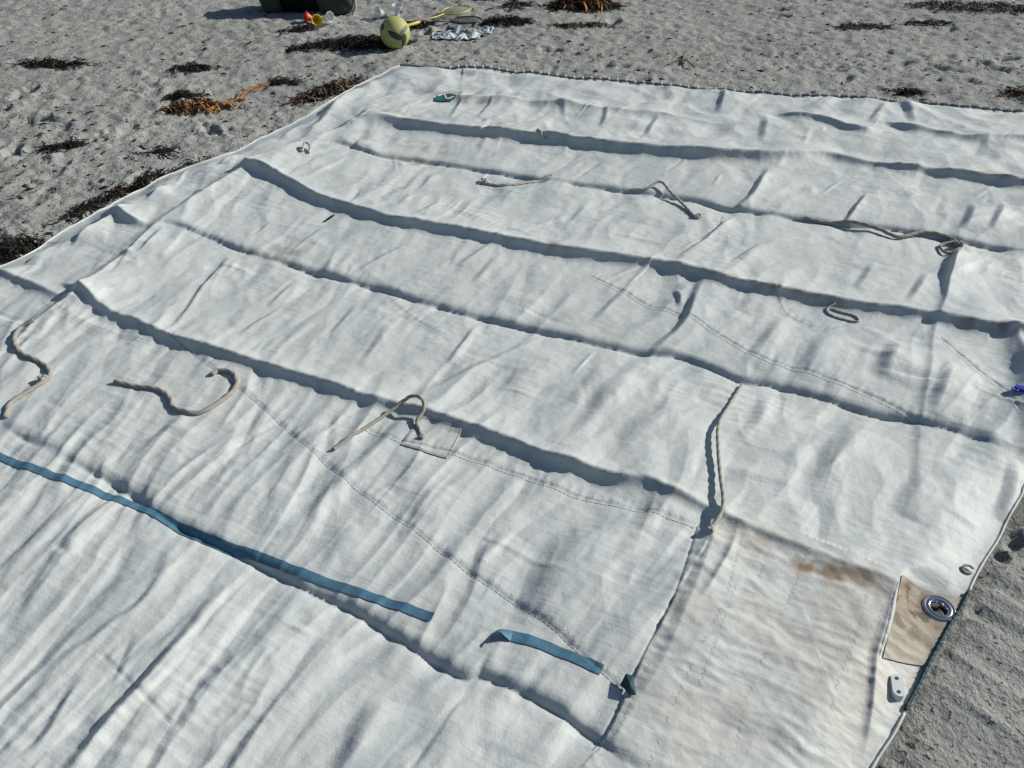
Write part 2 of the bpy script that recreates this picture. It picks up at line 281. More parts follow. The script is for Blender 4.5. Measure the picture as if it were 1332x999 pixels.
def ground_h(x, y, e=None):
    if e is None: e = outline_dist(x, y)
    r = np.hypot(x, y); near = sstep((14 - r) / 5)
    z = 0.03 * fbm(x * 0.55, y * 0.55, 3) * sstep((r - 4.5) / 5) + 0.010 * fbm(x * 2.1 + 3, y * 2.1, 2)
    n = fbm(x * 9, y * 9, 4, 0.55); z = z + near * 0.019 * n
    q = perlin(x * 16 + 9, y * 16); z = z + near * (.013 + .022 * np.clip(perlin(x * 1.6 + 7, y * 1.6) * 2 + .3, 0, 1)) * np.clip(q - 0.10, 0, 1) ** 0.8 - near * 0.010 * np.clip(-q - 0.2, 0, 1)
    q2 = perlin(x * 38 + 2, y * 38); z = z + near * 0.020 * np.clip(q2 - 0.05, 0, 1) * (.4 + np.clip(perlin(x * 3, y * 3) * 2, 0, 1.2)) + near * 0.0026 * perlin(x * 75, y * 75)
    z = z * (0.45 + .41 * sstep((r - 1.8) / 1.0))
    for x0, y0, rr, dp, ra, el in PITS:
        m = (np.abs(x - x0) < rr * 4) & (np.abs(y - y0) < rr * 4)
        if not m.any(): continue
        dx, dy = x[m] - x0, y[m] - y0; c, s = math.cos(ra), math.sin(ra); u = (dx * c + dy * s) / (rr * el ** .5); v = (-dx * s + dy * c) / rr * el ** .5
        q = np.sqrt(u * u + v * v) + 0.7 * perlin(x[m] * 24, y[m] * 24) + .35 * perlin(x[m] * 60, y[m] * 60); z[m] += dp * (-np.exp(-(q / .85) ** 3) + 0.35 * np.exp(-((q - 1.25) / .32) ** 2))
    for L, h in SRIDGE:
        m = (np.abs(x - L.o[0]) < .3) & (np.abs(y - L.o[1]) < .3)
        if m.any():
            a, d, _ = L.at(x[m], y[m]); z[m] += h * L.fade_in(a, .01) * np.exp(-(d / .007) ** 2)
    # print of a shoe sole
    tx, ty = W(98, 268); c, s = math.cos(.9), math.sin(.9); u = (x - tx) * c + (y - ty) * s; v = -(x - tx) * s + (y - ty) * c
    m = np.exp(-(u / .17) ** 6 - (v / .06) ** 6); z = z * (1 - m) + m * (-.006 + .004 * np.sin(u * 2 * np.pi / .022))
    k = sstep((e + 0.05) / 0.06)
    return z * (1 - k) + (-0.012 + 0.3 * np.minimum(z, 0)) * k - 0.045 * sstep((e - .015) / .08)
def on_sand(px, py, lift=0.0):
    p = W(px, py, 0.0); z = float(ground_h(np.array([p[0]]), np.array([p[1]]))[0])
    p = W(px, py, z); z = float(ground_h(np.array([p[0]]), np.array([p[1]]))[0])
    return np.array([p[0], p[1], z + lift])

# ------------------------------------------------------------------ materials
def mat(name, col, rough=0.7, spec=0.3, bump=0.0, scale=40, vary=0.15, metal=0.0, sheen=0.0, trans=0.0, alpha=1.0, detail=4, dist=0.002):
    m = bpy.data.materials.new(name); m.use_nodes = True; nt = m.node_tree; b = nt.nodes['Principled BSDF']
    b.inputs['Roughness'].default_value = rough; b.inputs['Specular IOR Level'].default_value = spec; b.inputs['Metallic'].default_value = metal
    b.inputs['Transmission Weight'].default_value = trans; b.inputs['Alpha'].default_value = alpha
    tc = nt.nodes.new('ShaderNodeTexCoord'); nz = nt.nodes.new('ShaderNodeTexNoise'); nz.inputs['Scale'].default_value = scale; nz.inputs['Detail'].default_value = detail
    nt.links.new(tc.outputs['Object'], nz.inputs['Vector'])
    mx = nt.nodes.new('ShaderNodeMix'); mx.data_type = 'RGBA'
    mx.inputs['A'].default_value = (*[c * (1 - vary) for c in col], 1); mx.inputs['B'].default_value = (*[min(1, c * (1 + vary)) for c in col], 1)
    nt.links.new(nz.outputs['Fac'], mx.inputs['Factor']); nt.links.new(mx.outputs['Result'], b.inputs['Base Color'])
    if bump:
        bp = nt.nodes.new('ShaderNodeBump'); bp.inputs['Strength'].default_value = bump; bp.inputs['Distance'].default_value = dist
        nt.links.new(nz.outputs['Fac'], bp.inputs['Height']); nt.links.new(bp.outputs['Normal'], b.inputs['Normal'])
    return m
def N(nt, t, **kw):
    n = nt.nodes.new(t)
    for k, v in kw.items():
        if k in n.inputs: n.inputs[k].default_value = v
        else: setattr(n, k, v)
    return n
def mixc(nt, fac, a, b, blend='MIX'):
    m = nt.nodes.new('ShaderNodeMix'); m.data_type = 'RGBA'; m.blend_type = blend
    for s, v in (('Factor', fac), ('A', a), ('B', b)):
        if isinstance(v, (int, float)): m.inputs[s].default_value = v
        elif isinstance(v, tuple): m.inputs[s].default_value = (*v, 1)
        else: nt.links.new(v, m.inputs[s])
    return m.outputs['Result']
def ramp(nt, src, lo, hi):
    r = nt.nodes.new('ShaderNodeMapRange'); r.interpolation_type = 'SMOOTHSTEP'; r.inputs['From Min'].default_value = lo; r.inputs['From Max'].default_value = hi
    nt.links.new(src, r.inputs['Value']); return r.outputs['Result']

def cloth_material(name, base, stainable=True):
    m = bpy.data.materials.new(name); m.use_nodes = True; nt = m.node_tree; b = nt.nodes['Principled BSDF']
    b.inputs['Roughness'].default_value = 0.60; b.inputs['Specular IOR Level'].default_value = 0.30
    tc = N(nt, 'ShaderNodeTexCoord')
    mp = N(nt, 'ShaderNodeMapping'); mp.inputs['Rotation'].default_value = (0, 0, math.radians(25)); nt.links.new(tc.outputs['Object'], mp.inputs['Vector'])
    st = N(nt, 'ShaderNodeMapping'); st.inputs['Scale'].default_value = (9, 70, 9); nt.links.new(mp.outputs[0], st.inputs['Vector'])
    hatch = N(nt, 'ShaderNodeTexNoise', Scale=1.6, Detail=3.0); nt.links.new(st.outputs[0], hatch.inputs['Vector'])
    big = N(nt, 'ShaderNodeTexNoise', Scale=2.3, Detail=5.0, Roughness=0.6); nt.links.new(tc.outputs['Object'], big.inputs['Vector'])
    mid = N(nt, 'ShaderNodeTexNoise', Scale=14.0, Detail=6.0, Roughness=0.65); nt.links.new(tc.outputs['Object'], mid.inputs['Vector'])
    fine = N(nt, 'ShaderNodeTexNoise', Scale=160.0, Detail=3.0); nt.links.new(tc.outputs['Object'], fine.inputs['Vector'])
    c = mixc(nt, ramp(nt, big.outputs['Fac'], .35, .68), tuple(v * .9 for v in base), base)
    c = mixc(nt, ramp(nt, mid.outputs['Fac'], .52, .75), c, tuple(v * f for v, f in zip(base, (.80, .82, .84))))
    hm = N(nt, 'ShaderNodeMath', operation='MULTIPLY'); nt.links.new(ramp(nt, hatch.outputs['Fac'], .56, .72), hm.inputs[0]); nt.links.new(ramp(nt, mid.outputs['Fac'], .40, .62), hm.inputs[1])
    hs = N(nt, 'ShaderNodeMath', operation='MULTIPLY'); nt.links.new(hm.outputs[0], hs.inputs[0]); hs.inputs[1].default_value = .32
    c = mixc(nt, hs.outputs[0], c, tuple(v * f for v, f in zip(base, (.58, .62, .66))))
    if stainable:
        at = N(nt, 'ShaderNodeAttribute', attribute_name='wear_shade'); sp = N(nt, 'ShaderNodeSeparateColor'); nt.links.new(at.outputs['Color'], sp.inputs[0])
        c = mixc(nt, sp.outputs[0], c, (.25, .165, .10)); c = mixc(nt, sp.outputs[1], c, (.20, .268, .315)); c = mixc(nt, sp.outputs[2], c, (.52, .46, .38))  # middle mix tints crease grime and the painted shade streaks blue-grey
    nt.links.new(c, b.inputs['Base Color'])
    add = N(nt, 'ShaderNodeMath', operation='MULTIPLY_ADD'); nt.links.new(hatch.outputs['Fac'], add.inputs[0]); add.inputs[1].default_value = .26; nt.links.new(mid.outputs['Fac'], add.inputs[2])
    ad2 = N(nt, 'ShaderNodeMath', operation='MULTIPLY_ADD'); nt.links.new(fine.outputs['Fac'], ad2.inputs[0]); ad2.inputs[1].default_value = .18; nt.links.new(add.outputs[0], ad2.inputs[2])
    rm = N(nt, 'ShaderNodeMapping'); rm.inputs['Scale'].default_value = (14, 9, 12); rm.inputs['Rotation'].default_value = (0, 0, math.radians(-3)); nt.links.new(mp.outputs[0], rm.inputs['Vector'])
    rg = N(nt, 'ShaderNodeTexNoise', Scale=1.0, Detail=5.0, Roughness=.55); rg.noise_type = 'RIDGED_MULTIFRACTAL'; nt.links.new(rm.outputs[0], rg.inputs['Vector'])
    ad3 = N(nt, 'ShaderNodeMath', operation='MULTIPLY_ADD'); nt.links.new(rg.outputs['Fac'], ad3.inputs[0]); ad3.inputs[1].default_value = .11; nt.links.new(ad2.outputs[0], ad3.inputs[2]); ad2 = ad3
    bp = N(nt, 'ShaderNodeBump', Strength=.55, Distance=.005); nt.links.new(ad2.outputs[0], bp.inputs['Height']); nt.links.new(bp.outputs[0], b.inputs['Normal'])
    return m
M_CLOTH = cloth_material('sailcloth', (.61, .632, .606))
M_SEAMCLOTH = cloth_material('hem_cloth', (.56, .58, .55), False)

def sand_material():
    m = bpy.data.materials.new('sand'); m.use_nodes = True; nt = m.node_tree; b = nt.nodes['Principled BSDF']
    b.inputs['Roughness'].default_value = .95; b.inputs['Specular IOR Level'].default_value = .12
    tc = N(nt, 'ShaderNodeTexCoord')
    big = N(nt, 'ShaderNodeTexNoise', Scale=.9, Detail=6.0, Roughness=.6); mid = N(nt, 'ShaderNodeTexNoise', Scale=18.0, Detail=6.0, Roughness=.7); gr = N(nt, 'ShaderNodeTexNoise', Scale=420.0, Detail=2.0); sp = N(nt, 'ShaderNodeTexNoise', Scale=75.0, Detail=3.0, Roughness=.6)
    for n in (big, mid, gr, sp): nt.links.new(tc.outputs['Object'], n.inputs['Vector'])
    c = mixc(nt, ramp(nt, big.outputs['Fac'], .3, .7), (.315, .315, .292), (.395, .394, .366))
    c = mixc(nt, ramp(nt, mid.outputs['Fac'], .5, .8), c, (.235, .230, .210)); c = mixc(nt, ramp(nt, sp.outputs['Fac'], .58, .68), c, (.075, .066, .055))
    g = mixc(nt, ramp(nt, gr.outputs['Fac'], .3, .7), (.90, .90, .90), (1.08, 1.08, 1.08)); c = mixc(nt, 1.0, c, g, 'MULTIPLY')
    nt.links.new(c, b.inputs['Base Color'])
    ad = N(nt, 'ShaderNodeMath', operation='MULTIPLY_ADD'); nt.links.new(gr.outputs['Fac'], ad.inputs[0]); ad.inputs[1].default_value = .12; nt.links.new(mid.outputs['Fac'], ad.inputs[2])
    a2 = N(nt, 'ShaderNodeMath', operation='MULTIPLY_ADD'); nt.links.new(sp.outputs['Fac'], a2.inputs[0]); a2.inputs[1].default_value = .35; nt.links.new(ad.outputs[0], a2.inputs[2])
    bp = N(nt, 'ShaderNodeBump', Strength=.8, Distance=.022); nt.links.new(a2.outputs[0], bp.inputs['Height']); nt.links.new(bp.outputs[0], b.inputs['Normal'])
    return m
M_SAND = sand_material()
M_ROPE = mat('rope_cream', (.33, .305, .27), .85, .15, .7, 900, .3)
M_ROPE2 = mat('rope_white', (.43, .41, .37), .85, .15, .7, 900, .25)
M_BOLT = mat('bolt_rope_grey', (.16, .17, .18), .8, .2, .6, 300, .35)
M_LACE = mat('lacing_white', (.72, .72, .70), .7, .3)
M_THREAD = mat('thread', (.13, .125, .12), .8, .2)
M_THREADL = mat('thread_pale', (.47, .475, .465), .8, .2)
M_TAPE = mat('blue_tape', (.075, .172, .250), .6, .3, .5, 140, .30, dist=.001)
M_TEAL = mat('teal_tape', (.007, .045, .052), .6, .3, .5, 200, .35)
M_STEEL = mat('steel', (.55, .55, .57), .18, .5, 0, 30, .12, 1.0)
M_PLAST = mat('white_plastic', (.68, .70, .69), .35, .5, .1, 30, .05)
M_DARK = mat('dark_rivet', (.06, .06, .06), .5, .4)
M_BLUE = mat('blue_plastic', (.012, .035, .42), .35, .5)
M_BALL = mat('ball_yellow', (.39, .41, .15), .6, .3, .3, 45, .30)
M_BALLD = mat('ball_grey', (.048, .052, .058), .55, .35, .25, 60, .25)
M_BALLG = mat('ball_faded', (.13, .14, .11), .55, .35, .25, 60, .25)
M_BLACK = mat('bag_black', (.007, .008, .008), .85, .15, .5, 60, .3)
M_OLIVE = mat('bag_olive', (.045, .055, .045), .8, .2, .5, 60, .25)
M_YEL = mat('racket_yellow', (.55, .43, .06), .4, .5)
M_RBLK = mat('racket_black', (.02, .02, .024), .4, .5)
M_STR = mat('racket_string', (.34, .34, .32), .6, .3)
M_STRD = mat('racket_string_grey', (.10, .10, .11), .6, .3)
M_RED = mat('toy_red', (.75, .055, .035), .45, .4)
M_YTOY = mat('toy_yellow', (.80, .62, .02), .45, .4)
M_CLEAR = mat('cloudy_plastic', (.62, .66, .70), .3, .5, alpha=.55)
M_BAGW = mat('film_white', (.60, .62, .64), .6, .3, .3, 30, .1)
M_BAGG = mat('film_grey', (.16, .19, .22), .5, .5, .3, 30, .3)
M_WEED = mat('weed_black', (.012, .010, .009), .8, .2, 0, 30, .5)
M_WEEDB = mat('weed_brown', (.034, .022, .016), .8, .2, 0, 30, .5)
M_WEEDO = mat('weed_orange', (.36, .17, .055), .65, .3, 0, 60, .45)
M_WEEDP = mat('weed_pink', (.20, .135, .085), .7, .3, 0, 60, .3)

# ------------------------------------------------------------------ object helpers
def tag(o, label=None, cat=None, group=None, kind=None):
    for k, v in (('label', label), ('category', cat), ('group', group), ('kind', kind)):
        if v: o[k] = v
    return o
def empty(name, loc=(0, 0, 0)):
    o = bpy.data.objects.new(name, None); o.location = [float(v) for v in loc]; o.empty_display_size = .1; COL.objects.link(o); return o
def mesh_obj(name, V, F, material, parent=None, smooth=True):
    me = bpy.data.meshes.new(name); V = np.asarray(V, float)
    if parent is not None: V = V - np.array(world_loc(parent))
    me.from_pydata(V.tolist(), [], [tuple(int(i) for i in f) for f in F]); me.update()
    if smooth: me.polygons.foreach_set('use_smooth', [True] * len(me.polygons))
    for m in (material if isinstance(material, (list, tuple)) else [material]): me.materials.append(m)
    o = bpy.data.objects.new(name, me); COL.objects.link(o)
    if parent is not None: o.parent = parent
    return o
def world_loc(o):
    l = Vector((0, 0, 0))
    while o is not None: l = l + o.location; o = o.parent
    return l
def grid_mesh(name, X, Y, Z, material, keep=None):
    n, m = X.shape; co = np.stack([X, Y, Z], -1).reshape(-1, 3).astype(np.float32)
    i = np.arange(n * m).reshape(n, m); q = np.stack([i[:-1, :-1], i[1:, :-1], i[1:, 1:], i[:-1, 1:]], -1).reshape(-1, 4)
    if keep is not None: q = q[keep.ravel()]
    me = bpy.data.meshes.new(name); me.vertices.add(len(co)); me.vertices.foreach_set('co', co.ravel())
    me.loops.add(len(q) * 4); me.loops.foreach_set('vertex_index', q.ravel().astype(np.int32))
    me.polygons.add(len(q)); me.polygons.foreach_set('loop_start', (np.arange(len(q)) * 4).astype(np.int32)); me.polygons.foreach_set('loop_total', np.full(len(q), 4, np.int32))
    me.polygons.foreach_set('use_smooth', np.ones(len(q), bool)); me.update(calc_edges=True); me.materials.append(material)
    o = bpy.data.objects.new(name, me); COL.objects.link(o); return o
def tube(P, r, seg=8, twist=0.0, lobes=3, depth=0.0, cap=True):
    P = np.asarray(P, float); n = len(P); T = np.gradient(P, axis=0); T /= np.linalg.norm(T, axis=1)[:, None] + 1e-12
    r = np.full(n, r) if np.isscalar(r) else np.asarray(r); s = np.concatenate([[0], np.cumsum(np.linalg.norm(np.diff(P, axis=0), axis=1))])
    up = np.array([0, 0, 1.]); V = []; F = []
    nrm = np.cross(T[0], up); nrm = nrm / np.linalg.norm(nrm) if np.linalg.norm(nrm) > 1e-3 else np.array([1., 0, 0])
    for i in range(n):
        nrm = nrm - T[i] * (nrm @ T[i]); nrm /= np.linalg.norm(nrm) + 1e-12; bn = np.cross(T[i], nrm)
        for k in range(seg):
            th = 2 * math.pi * k / seg; rr = r[i] * (1 + depth * math.cos(lobes * (th - twist * s[i]))); V.append(P[i] + rr * (math.cos(th) * nrm + math.sin(th) * bn))
    for i in range(n - 1):
        for k in range(seg): F.append((i * seg + k, i * seg + (k + 1) % seg, (i + 1) * seg + (k + 1) % seg, (i + 1) * seg + k))
    if cap: F.append(tuple(range(seg))[::-1]); F.append(tuple((n - 1) * seg + k for k in range(seg)))
    return np.array(V), F
def join(parts):
    V = []; F = []; o = 0
    for v, f in parts: V.append(np.asarray(v)); F += [tuple(i + o for i in q) for q in f]; o += len(v)
    return np.vstack(V), F
def box(c, s, R=None):
    v = np.array([[x, y, z] for x in (-.5, .5) for y in (-.5, .5) for z in (-.5, .5)]) * np.array(s)
    if R is not None: v = v @ np.array(R).T
    return v + np.array(c), [(0, 1, 3, 2), (4, 6, 7, 5), (0, 4, 5, 1), (2, 3, 7, 6), (0, 2, 6, 4), (1, 5, 7, 3)]
def strip_on(hf, C, half, lift, nw=5, w_fn=None):          # a ribbon laid on a surface
    C = np.asarray(C)[:, :2]; T = np.gradient(C, axis=0); T /= np.linalg.norm(T, axis=1)[:, None] + 1e-12; Nn = np.stack([-T[:, 1], T[:, 0]], 1)
    k = np.linspace(-1, 1, nw); hw = np.full(len(C), half) if w_fn is None else half * w_fn
    X = C[:, 0:1] + Nn[:, 0:1] * k * hw[:, None]; Y = C[:, 1:2] + Nn[:, 1:2] * k * hw[:, None]; Z = hf(X, Y) + lift
    i = np.arange(X.size).reshape(X.shape); F = np.stack([i[:-1, :-1], i[:-1, 1:], i[1:, 1:], i[1:, :-1]], -1).reshape(-1, 4)[:, ::-1]
    return np.stack([X, Y, Z], -1).reshape(-1, 3), [tuple(f) for f in F]

# ------------------------------------------------------------------ the ground: one sheet of sand out to the horizon
ang = np.concatenate([np.linspace(-180, -46, 26)[:-1], np.linspace(-46, 46, 620), np.linspace(46, 180, 26)[1:]]) * math.pi / 180
rad = np.concatenate([np.linspace(.02, .6, 6)[:-1], np.geomspace(.6, 1.9, 190)[:-1], np.geomspace(1.9, 2.6, 60)[:-1], np.geomspace(2.6, 10.0, 440)[:-1], np.geomspace(10.0, 900, 40)])
AA, RR = np.meshgrid(ang, rad); GX, GY = RR * np.sin(AA), RR * np.cos(AA)
GE = outline_dist(GX, GY)
GZ = ground_h(GX, GY, GE)
tag(grid_mesh('sand_beach', GX, GY, GZ, M_SAND), 'grey trampled beach sand with small lumps and footprints', kind='structure')

# ------------------------------------------------------------------ the sail
NU, NV = 1080, 870
wv = np.linspace(0, 1, NV); wv = 1 - (1 - wv) ** 1.0; wv = (1.55 * wv - .55 * wv ** 2)
uu = np.linspace(0, 1, NU)
cT, cB = arc(E_top, NU), arc(E_bot, NU); cL, cR = arc(E_left, NV, wv), arc(E_right, NV, wv)
U, Vv = np.meshgrid(uu, wv)
def coons(k): return (1 - Vv) * cT[None, :, k] + Vv * cB[None, :, k] + (1 - U) * cL[:, None, k] + U * cR[:, None, k] - ((1 - U) * (1 - Vv) * TL[k] + U * (1 - Vv) * TR[k] + (1 - U) * Vv * BL[k] + U * Vv * BR[k])
SX, SY = coons(0), coons(1); SZ = sail_h(SX, SY)
mx_, my_ = (SX[:-1, :-1] + SX[1:, 1:]) / 2, (SY[:-1, :-1] + SY[1:, 1:]) / 2
G_IN = 0.0185
keep = np.hypot(mx_ - GROM[0], my_ - GROM[1]) > G_IN + .010
SAIL = tag(empty('sail', (0.4, 2.3, 0)), 'large weathered white boat sail spread on the sand with flaked fold creases', 'sail')
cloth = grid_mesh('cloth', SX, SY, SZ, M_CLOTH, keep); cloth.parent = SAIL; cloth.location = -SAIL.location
# colour that stays with the cloth: rust stains (r), grime along creases plus painted blue-grey shade streaks (g), sun-yellowed corner (b)
wear_shade = np.zeros((*SX.shape, 4), np.float32); wear_shade[..., 3] = 1
def blob(px, py, rx, ry, amt, ch, rot=-.44, frq=16):
    p = W(px, py, ZB); dx, dy = SX - p[0], SY - p[1]; c, s = math.cos(rot), math.sin(rot); q = ((dx * c + dy * s) / rx) ** 2 + ((-dx * s + dy * c) / ry) ** 2
    wear_shade[..., ch] += 1.5 * amt * np.exp(-q) * np.clip(.55 + 1.9 * NZ, 0, 1.6)
NZ = fbm(SX * 16, SY * 16, 3); NZ2 = fbm(SX * 5 + 3, SY * 5, 3)
for b in ((535,208,.10,.03,.45,0),(548,190,.16,.06,.22,0),(352,333,.10,.025,.55,0),(372,326,.08,.05,.22,0),(612,133,.13,.06,.42,0),(598,122,.10,.05,.22,0),(505,150,.22,.03,.25,0),(560,120,.2,.03,.25,0),(700,180,.4,.05,.16,0),(880,200,.4,.05,.14,0),
          (1310,238,.18,.03,.7,0),(1290,226,.2,.04,.25,0),(715,326,.06,.03,.35,0),(925,364,.16,.03,.24,0),(995,382,.16,.03,.26,0),(1085,400,.14,.03,.2,0),(1285,432,.10,.03,.4,0),(872,642,.05,.02,.4,0),
          (1080,740,.10,.03,.26,0),(1105,752,.06,.03,.5,0),(1135,765,.05,.03,.4,0),(1060,742,.05,.025,.35,0),(985,712,.05,.03,.2,0),(1040,735,.06,.03,.22,0)): blob(*b)
for b in ((1010,716,.05,.03,.3,0),(1120,790,.03,.05,.3,0),(1140,830,.03,.05,.25,0),(1075,790,.08,.05,.14,0)): blob(*b)
wear_shade[..., 2] += in_poly(PATCH_POLY, SX, SY) * np.clip(.30 + .5 * NZ2, 0, .6)
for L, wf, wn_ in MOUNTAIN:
    a, d, h = L.at(SX, SY); wear_shade[..., 1] += L.fade(a, .05) * .16 * np.exp(-((d + .006) / .012) ** 2) * np.clip(.4 + 2.2 * NZ, 0, 1.5)
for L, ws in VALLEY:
    a, d, h = L.at(SX, SY); wear_shade[..., 1] += L.fade(a, .05) * .30 * np.exp(-((d - .006) / .014) ** 2) * np.clip(.5 + 1.6 * NZ, 0, 1.5)
FA = np.arctan2(SX + 1.6, SY + 1.3) * 3.7; FR = np.hypot(SX + 1.6, SY + 1.3); wear_shade[..., 1] += .16 * np.clip(NZ2 * .9 + NZ * .35 - .15, 0, .8) + .62 * np.clip(fbm(FA * 8 + .4 * NZ, FR * 1.8, 4) - .06, 0, .9) + .22 * np.clip(fbm(FA * 24 + .4 * NZ, FR * 5 + 3, 3) - .1, 0, .8)  # grime mottling, then blue-grey shading streaks painted into the cloth colour
sc_ = np.abs(fbm(SX * 7 + 20, SY * 7, 2)); wear_shade[..., 1] += .10 * np.exp(-(sc_ / .012) ** 2)
at = cloth.data.color_attributes.new('wear_shade', 'FLOAT_COLOR', 'POINT'); at.data.foreach_set('color', np.clip(wear_shade, 0, 1).ravel())

# edges of the sail
def edge_run(E, step): return resample(E, step)
C = edge_run(E_top, .012); Z = sail_h(C[:, 0], C[:, 1])
mesh_obj('bolt_rope', *tube(np.stack([C[:, 0] + .004, C[:, 1] + .012, Z + .002], 1), .0085, 8, 190, 3, .14), M_BOLT, SAIL)
parts = []
C2 = edge_run(E_top, .052)
for i in range(6, len(C2) - 1):
    z = float(sail_h(C2[i:i + 1, 0], C2[i:i + 1, 1])[0]); t = np.linspace(-.9, 2.6, 6)
    P = np.stack([C2[i, 0] + .010 * np.sin(t * .5) + 0 * t, C2[i, 1] + .006 + .013 * np.cos(t + 1.57 - .8), z + .004 + .011 * np.maximum(np.sin(t + .4), -.2)], 1)
    parts.append(tube(P + [0, -.004, .003], .0044, 6))
o = mesh_obj('lacing', *join(parts), M_LACE, SAIL); o['kind'] = 'stuff'
C = edge_run(E_left, .008)
Z = sail_h(C[:, 0], C[:, 1]); mesh_obj('hem_cord', *tube(np.stack([C[:, 0], C[:, 1], Z + .001], 1), .0032 + .0022 * perlin(C[:, 0] * 14, C[:, 1] * 14), 6), M_SEAMCLOTH, SAIL)
C = edge_run(E_right, .008)
def hem_tube(C): return tube(np.stack([C[:, 0], C[:, 1], sail_h(C[:, 0], C[:, 1]) + .001], 1), .0030 + .0012 * perlin(C[:, 0] * 20, C[:, 1] * 20), 6)
Lr = Line(np.array([[*W(*p), 0] for p in ((1256, 779), (1205, 870), (1174, 933))])); aR, dR, _ = Lr.at(C[:, 0], C[:, 1]); on = (aR > -.002) & (aR < Lr.len + .002) & (np.abs(dR) < .05)
mesh_obj('leech_hem', *hem_tube(C[~on & (C[:, 1] > C[on][:, 1].max())]), M_SEAMCLOTH, SAIL)
mesh_obj('leech_hem', *hem_tube(C[~on & (C[:, 1] < C[on][:, 1].min())]), M_SEAMCLOTH, SAIL)
Ct = resample(C[on], .003); Zt = sail_h(Ct[:, 0], Ct[:, 1])
tag(mesh_obj('leech_tape', *tube(np.stack([Ct[:, 0] - .002, Ct[:, 1], Zt + .004], 1), .0042 + .0006 * np.sin(np.arange(len(Ct)) * 1.1), 8, 500, 2, .15), M_TEAL, SAIL), 'dark teal corded tape binding the sail corner edge')

# stitched seams
def dashes(C, ln, gap, hw, lift, zig=0.0):
    lift = .0006
    C = resample(C, .002); n = len(C); parts = []; i = 0; L = max(2, int(ln / .002)); g = max(1, int(gap / .002)); k = 0
    T = np.gradient(C, axis=0); T /= np.linalg.norm(T, axis=1)[:, None]; Nn = np.stack([-T[:, 1], T[:, 0]], 1)
    while i + L < n:
        seg = C[i:i + L + 1]
        if zig: seg = seg + Nn[i:i + L + 1] * np.linspace(-zig, zig, L + 1)[:, None] * (1 if k % 2 else -1)
        if not (zig and perlin(np.array([seg[0][0] * 25]), np.array([seg[0][1] * 25]))[0] > .08): parts.append((seg, k))
        i += L + g; k += 1
    out = [strip_on(FLAT, s, hw, 0, 2) for s, _ in parts]; V, F = join(out); V[:, 2] = sail_h(V[:, 0], V[:, 1]) + lift
    return V, F
FLAT = lambda x, y: np.zeros(np.shape(x))
ZZ = []
for i, P in enumerate(SEAM_PX):
    C = catmull([W(*p, ZB) for p in P], 10)
    mesh_obj('seam_thread', *dashes(C, .011, .0015, .0007, .0012), M_THREAD if i in (0, 1, 2, 3) else M_THREADL, SAIL, False)
    T = np.gradient(C, axis=0); T /= np.linalg.norm(T, axis=1)[:, None]; C2 = C + np.stack([-T[:, 1], T[:, 0]], 1) * .017
    if i in (0, 1, 2, 3, 4): ZZ.append(dashes(C2, .006, 0, .00048, .0012, .0035))
for P in ([(965,700),(940,790),(900,870),(860,960),(840,1010)], [(1050,722),(1010,820),(975,900),(950,999)], [(1128,765),(1112,830),(1085,900),(1075,960)], [(955,770),(930,840),(905,905)], [(1152,772),(1140,815),(1128,865)], [(1236,800),(1205,855),(1190,880)], [(1000,715),(985,760)]):
    ZZ.append(dashes(catmull([W(*p, .03) for p in P], 8), .006, 0, .00048, .0012, .0035))
mesh_obj('zigzag_stitching', *join(ZZ), M_THREADL, SAIL, False)['kind'] = 'stuff'

# blue draft stripes
def stripe(P, half):
    C = resample(catmull([on_sail(*p)[:2] for p in P], 8), .004); k = np.arange(len(C)); return strip_on(sail_h, C, half, .0022, 7)
tag(mesh_obj('draft_stripe', *stripe([(-60,558),(0,594),(55,613),(115,635),(180,660),(232,688),(290,711),(330,722),(400,748),(480,776),(563,803)], .0108), M_TAPE, SAIL), 'long blue draft stripe crossing a fold')
tag(mesh_obj('draft_stripe', *stripe([(664,827),(700,837),(740,853),(783,873)], .0122), M_TAPE, SAIL), 'short blue draft stripe with its end peeling up')
p0, p1, p2 = on_sail(666, 828), on_sail(650, 826), on_sail(640, 836)
C = catmull([p0[:2], p1[:2], p2[:2]], 10); V, F = strip_on(sail_h, C, .0125, .0026, 5, np.linspace(1, .55, len(C)))
t = np.repeat(np.linspace(0, 1, len(C)), 5); kk = np.tile(np.linspace(-1, 1, 5), len(C)); V[:, 2] += .020 * np.sin(t * math.pi * .8) * (.6 + .4 * kk)
mesh_obj('peeled_stripe_end', V, F, M_TAPE, SAIL)
# small folded teal tab
P = [on_sail(*p) for p in ((806, 893), (816, 884), (826, 905))]
V = np.array([P[0] + [0, 0, .004], P[1] + [-.004, .004, .016], P[1] + [.010, .0, .014], P[2] + [.002, 0, .004], P[2] + [-.010, -.002, .003], P[0] + [.008, -.006, .002], (P[1] + P[2]) / 2 + [-.004, -.004, .017]])
mesh_obj('teal_tab', V, [(0, 5, 6, 1), (1, 6, 2), (6, 4, 3, 2), (5, 4, 6)], M_TEAL, SAIL, False)
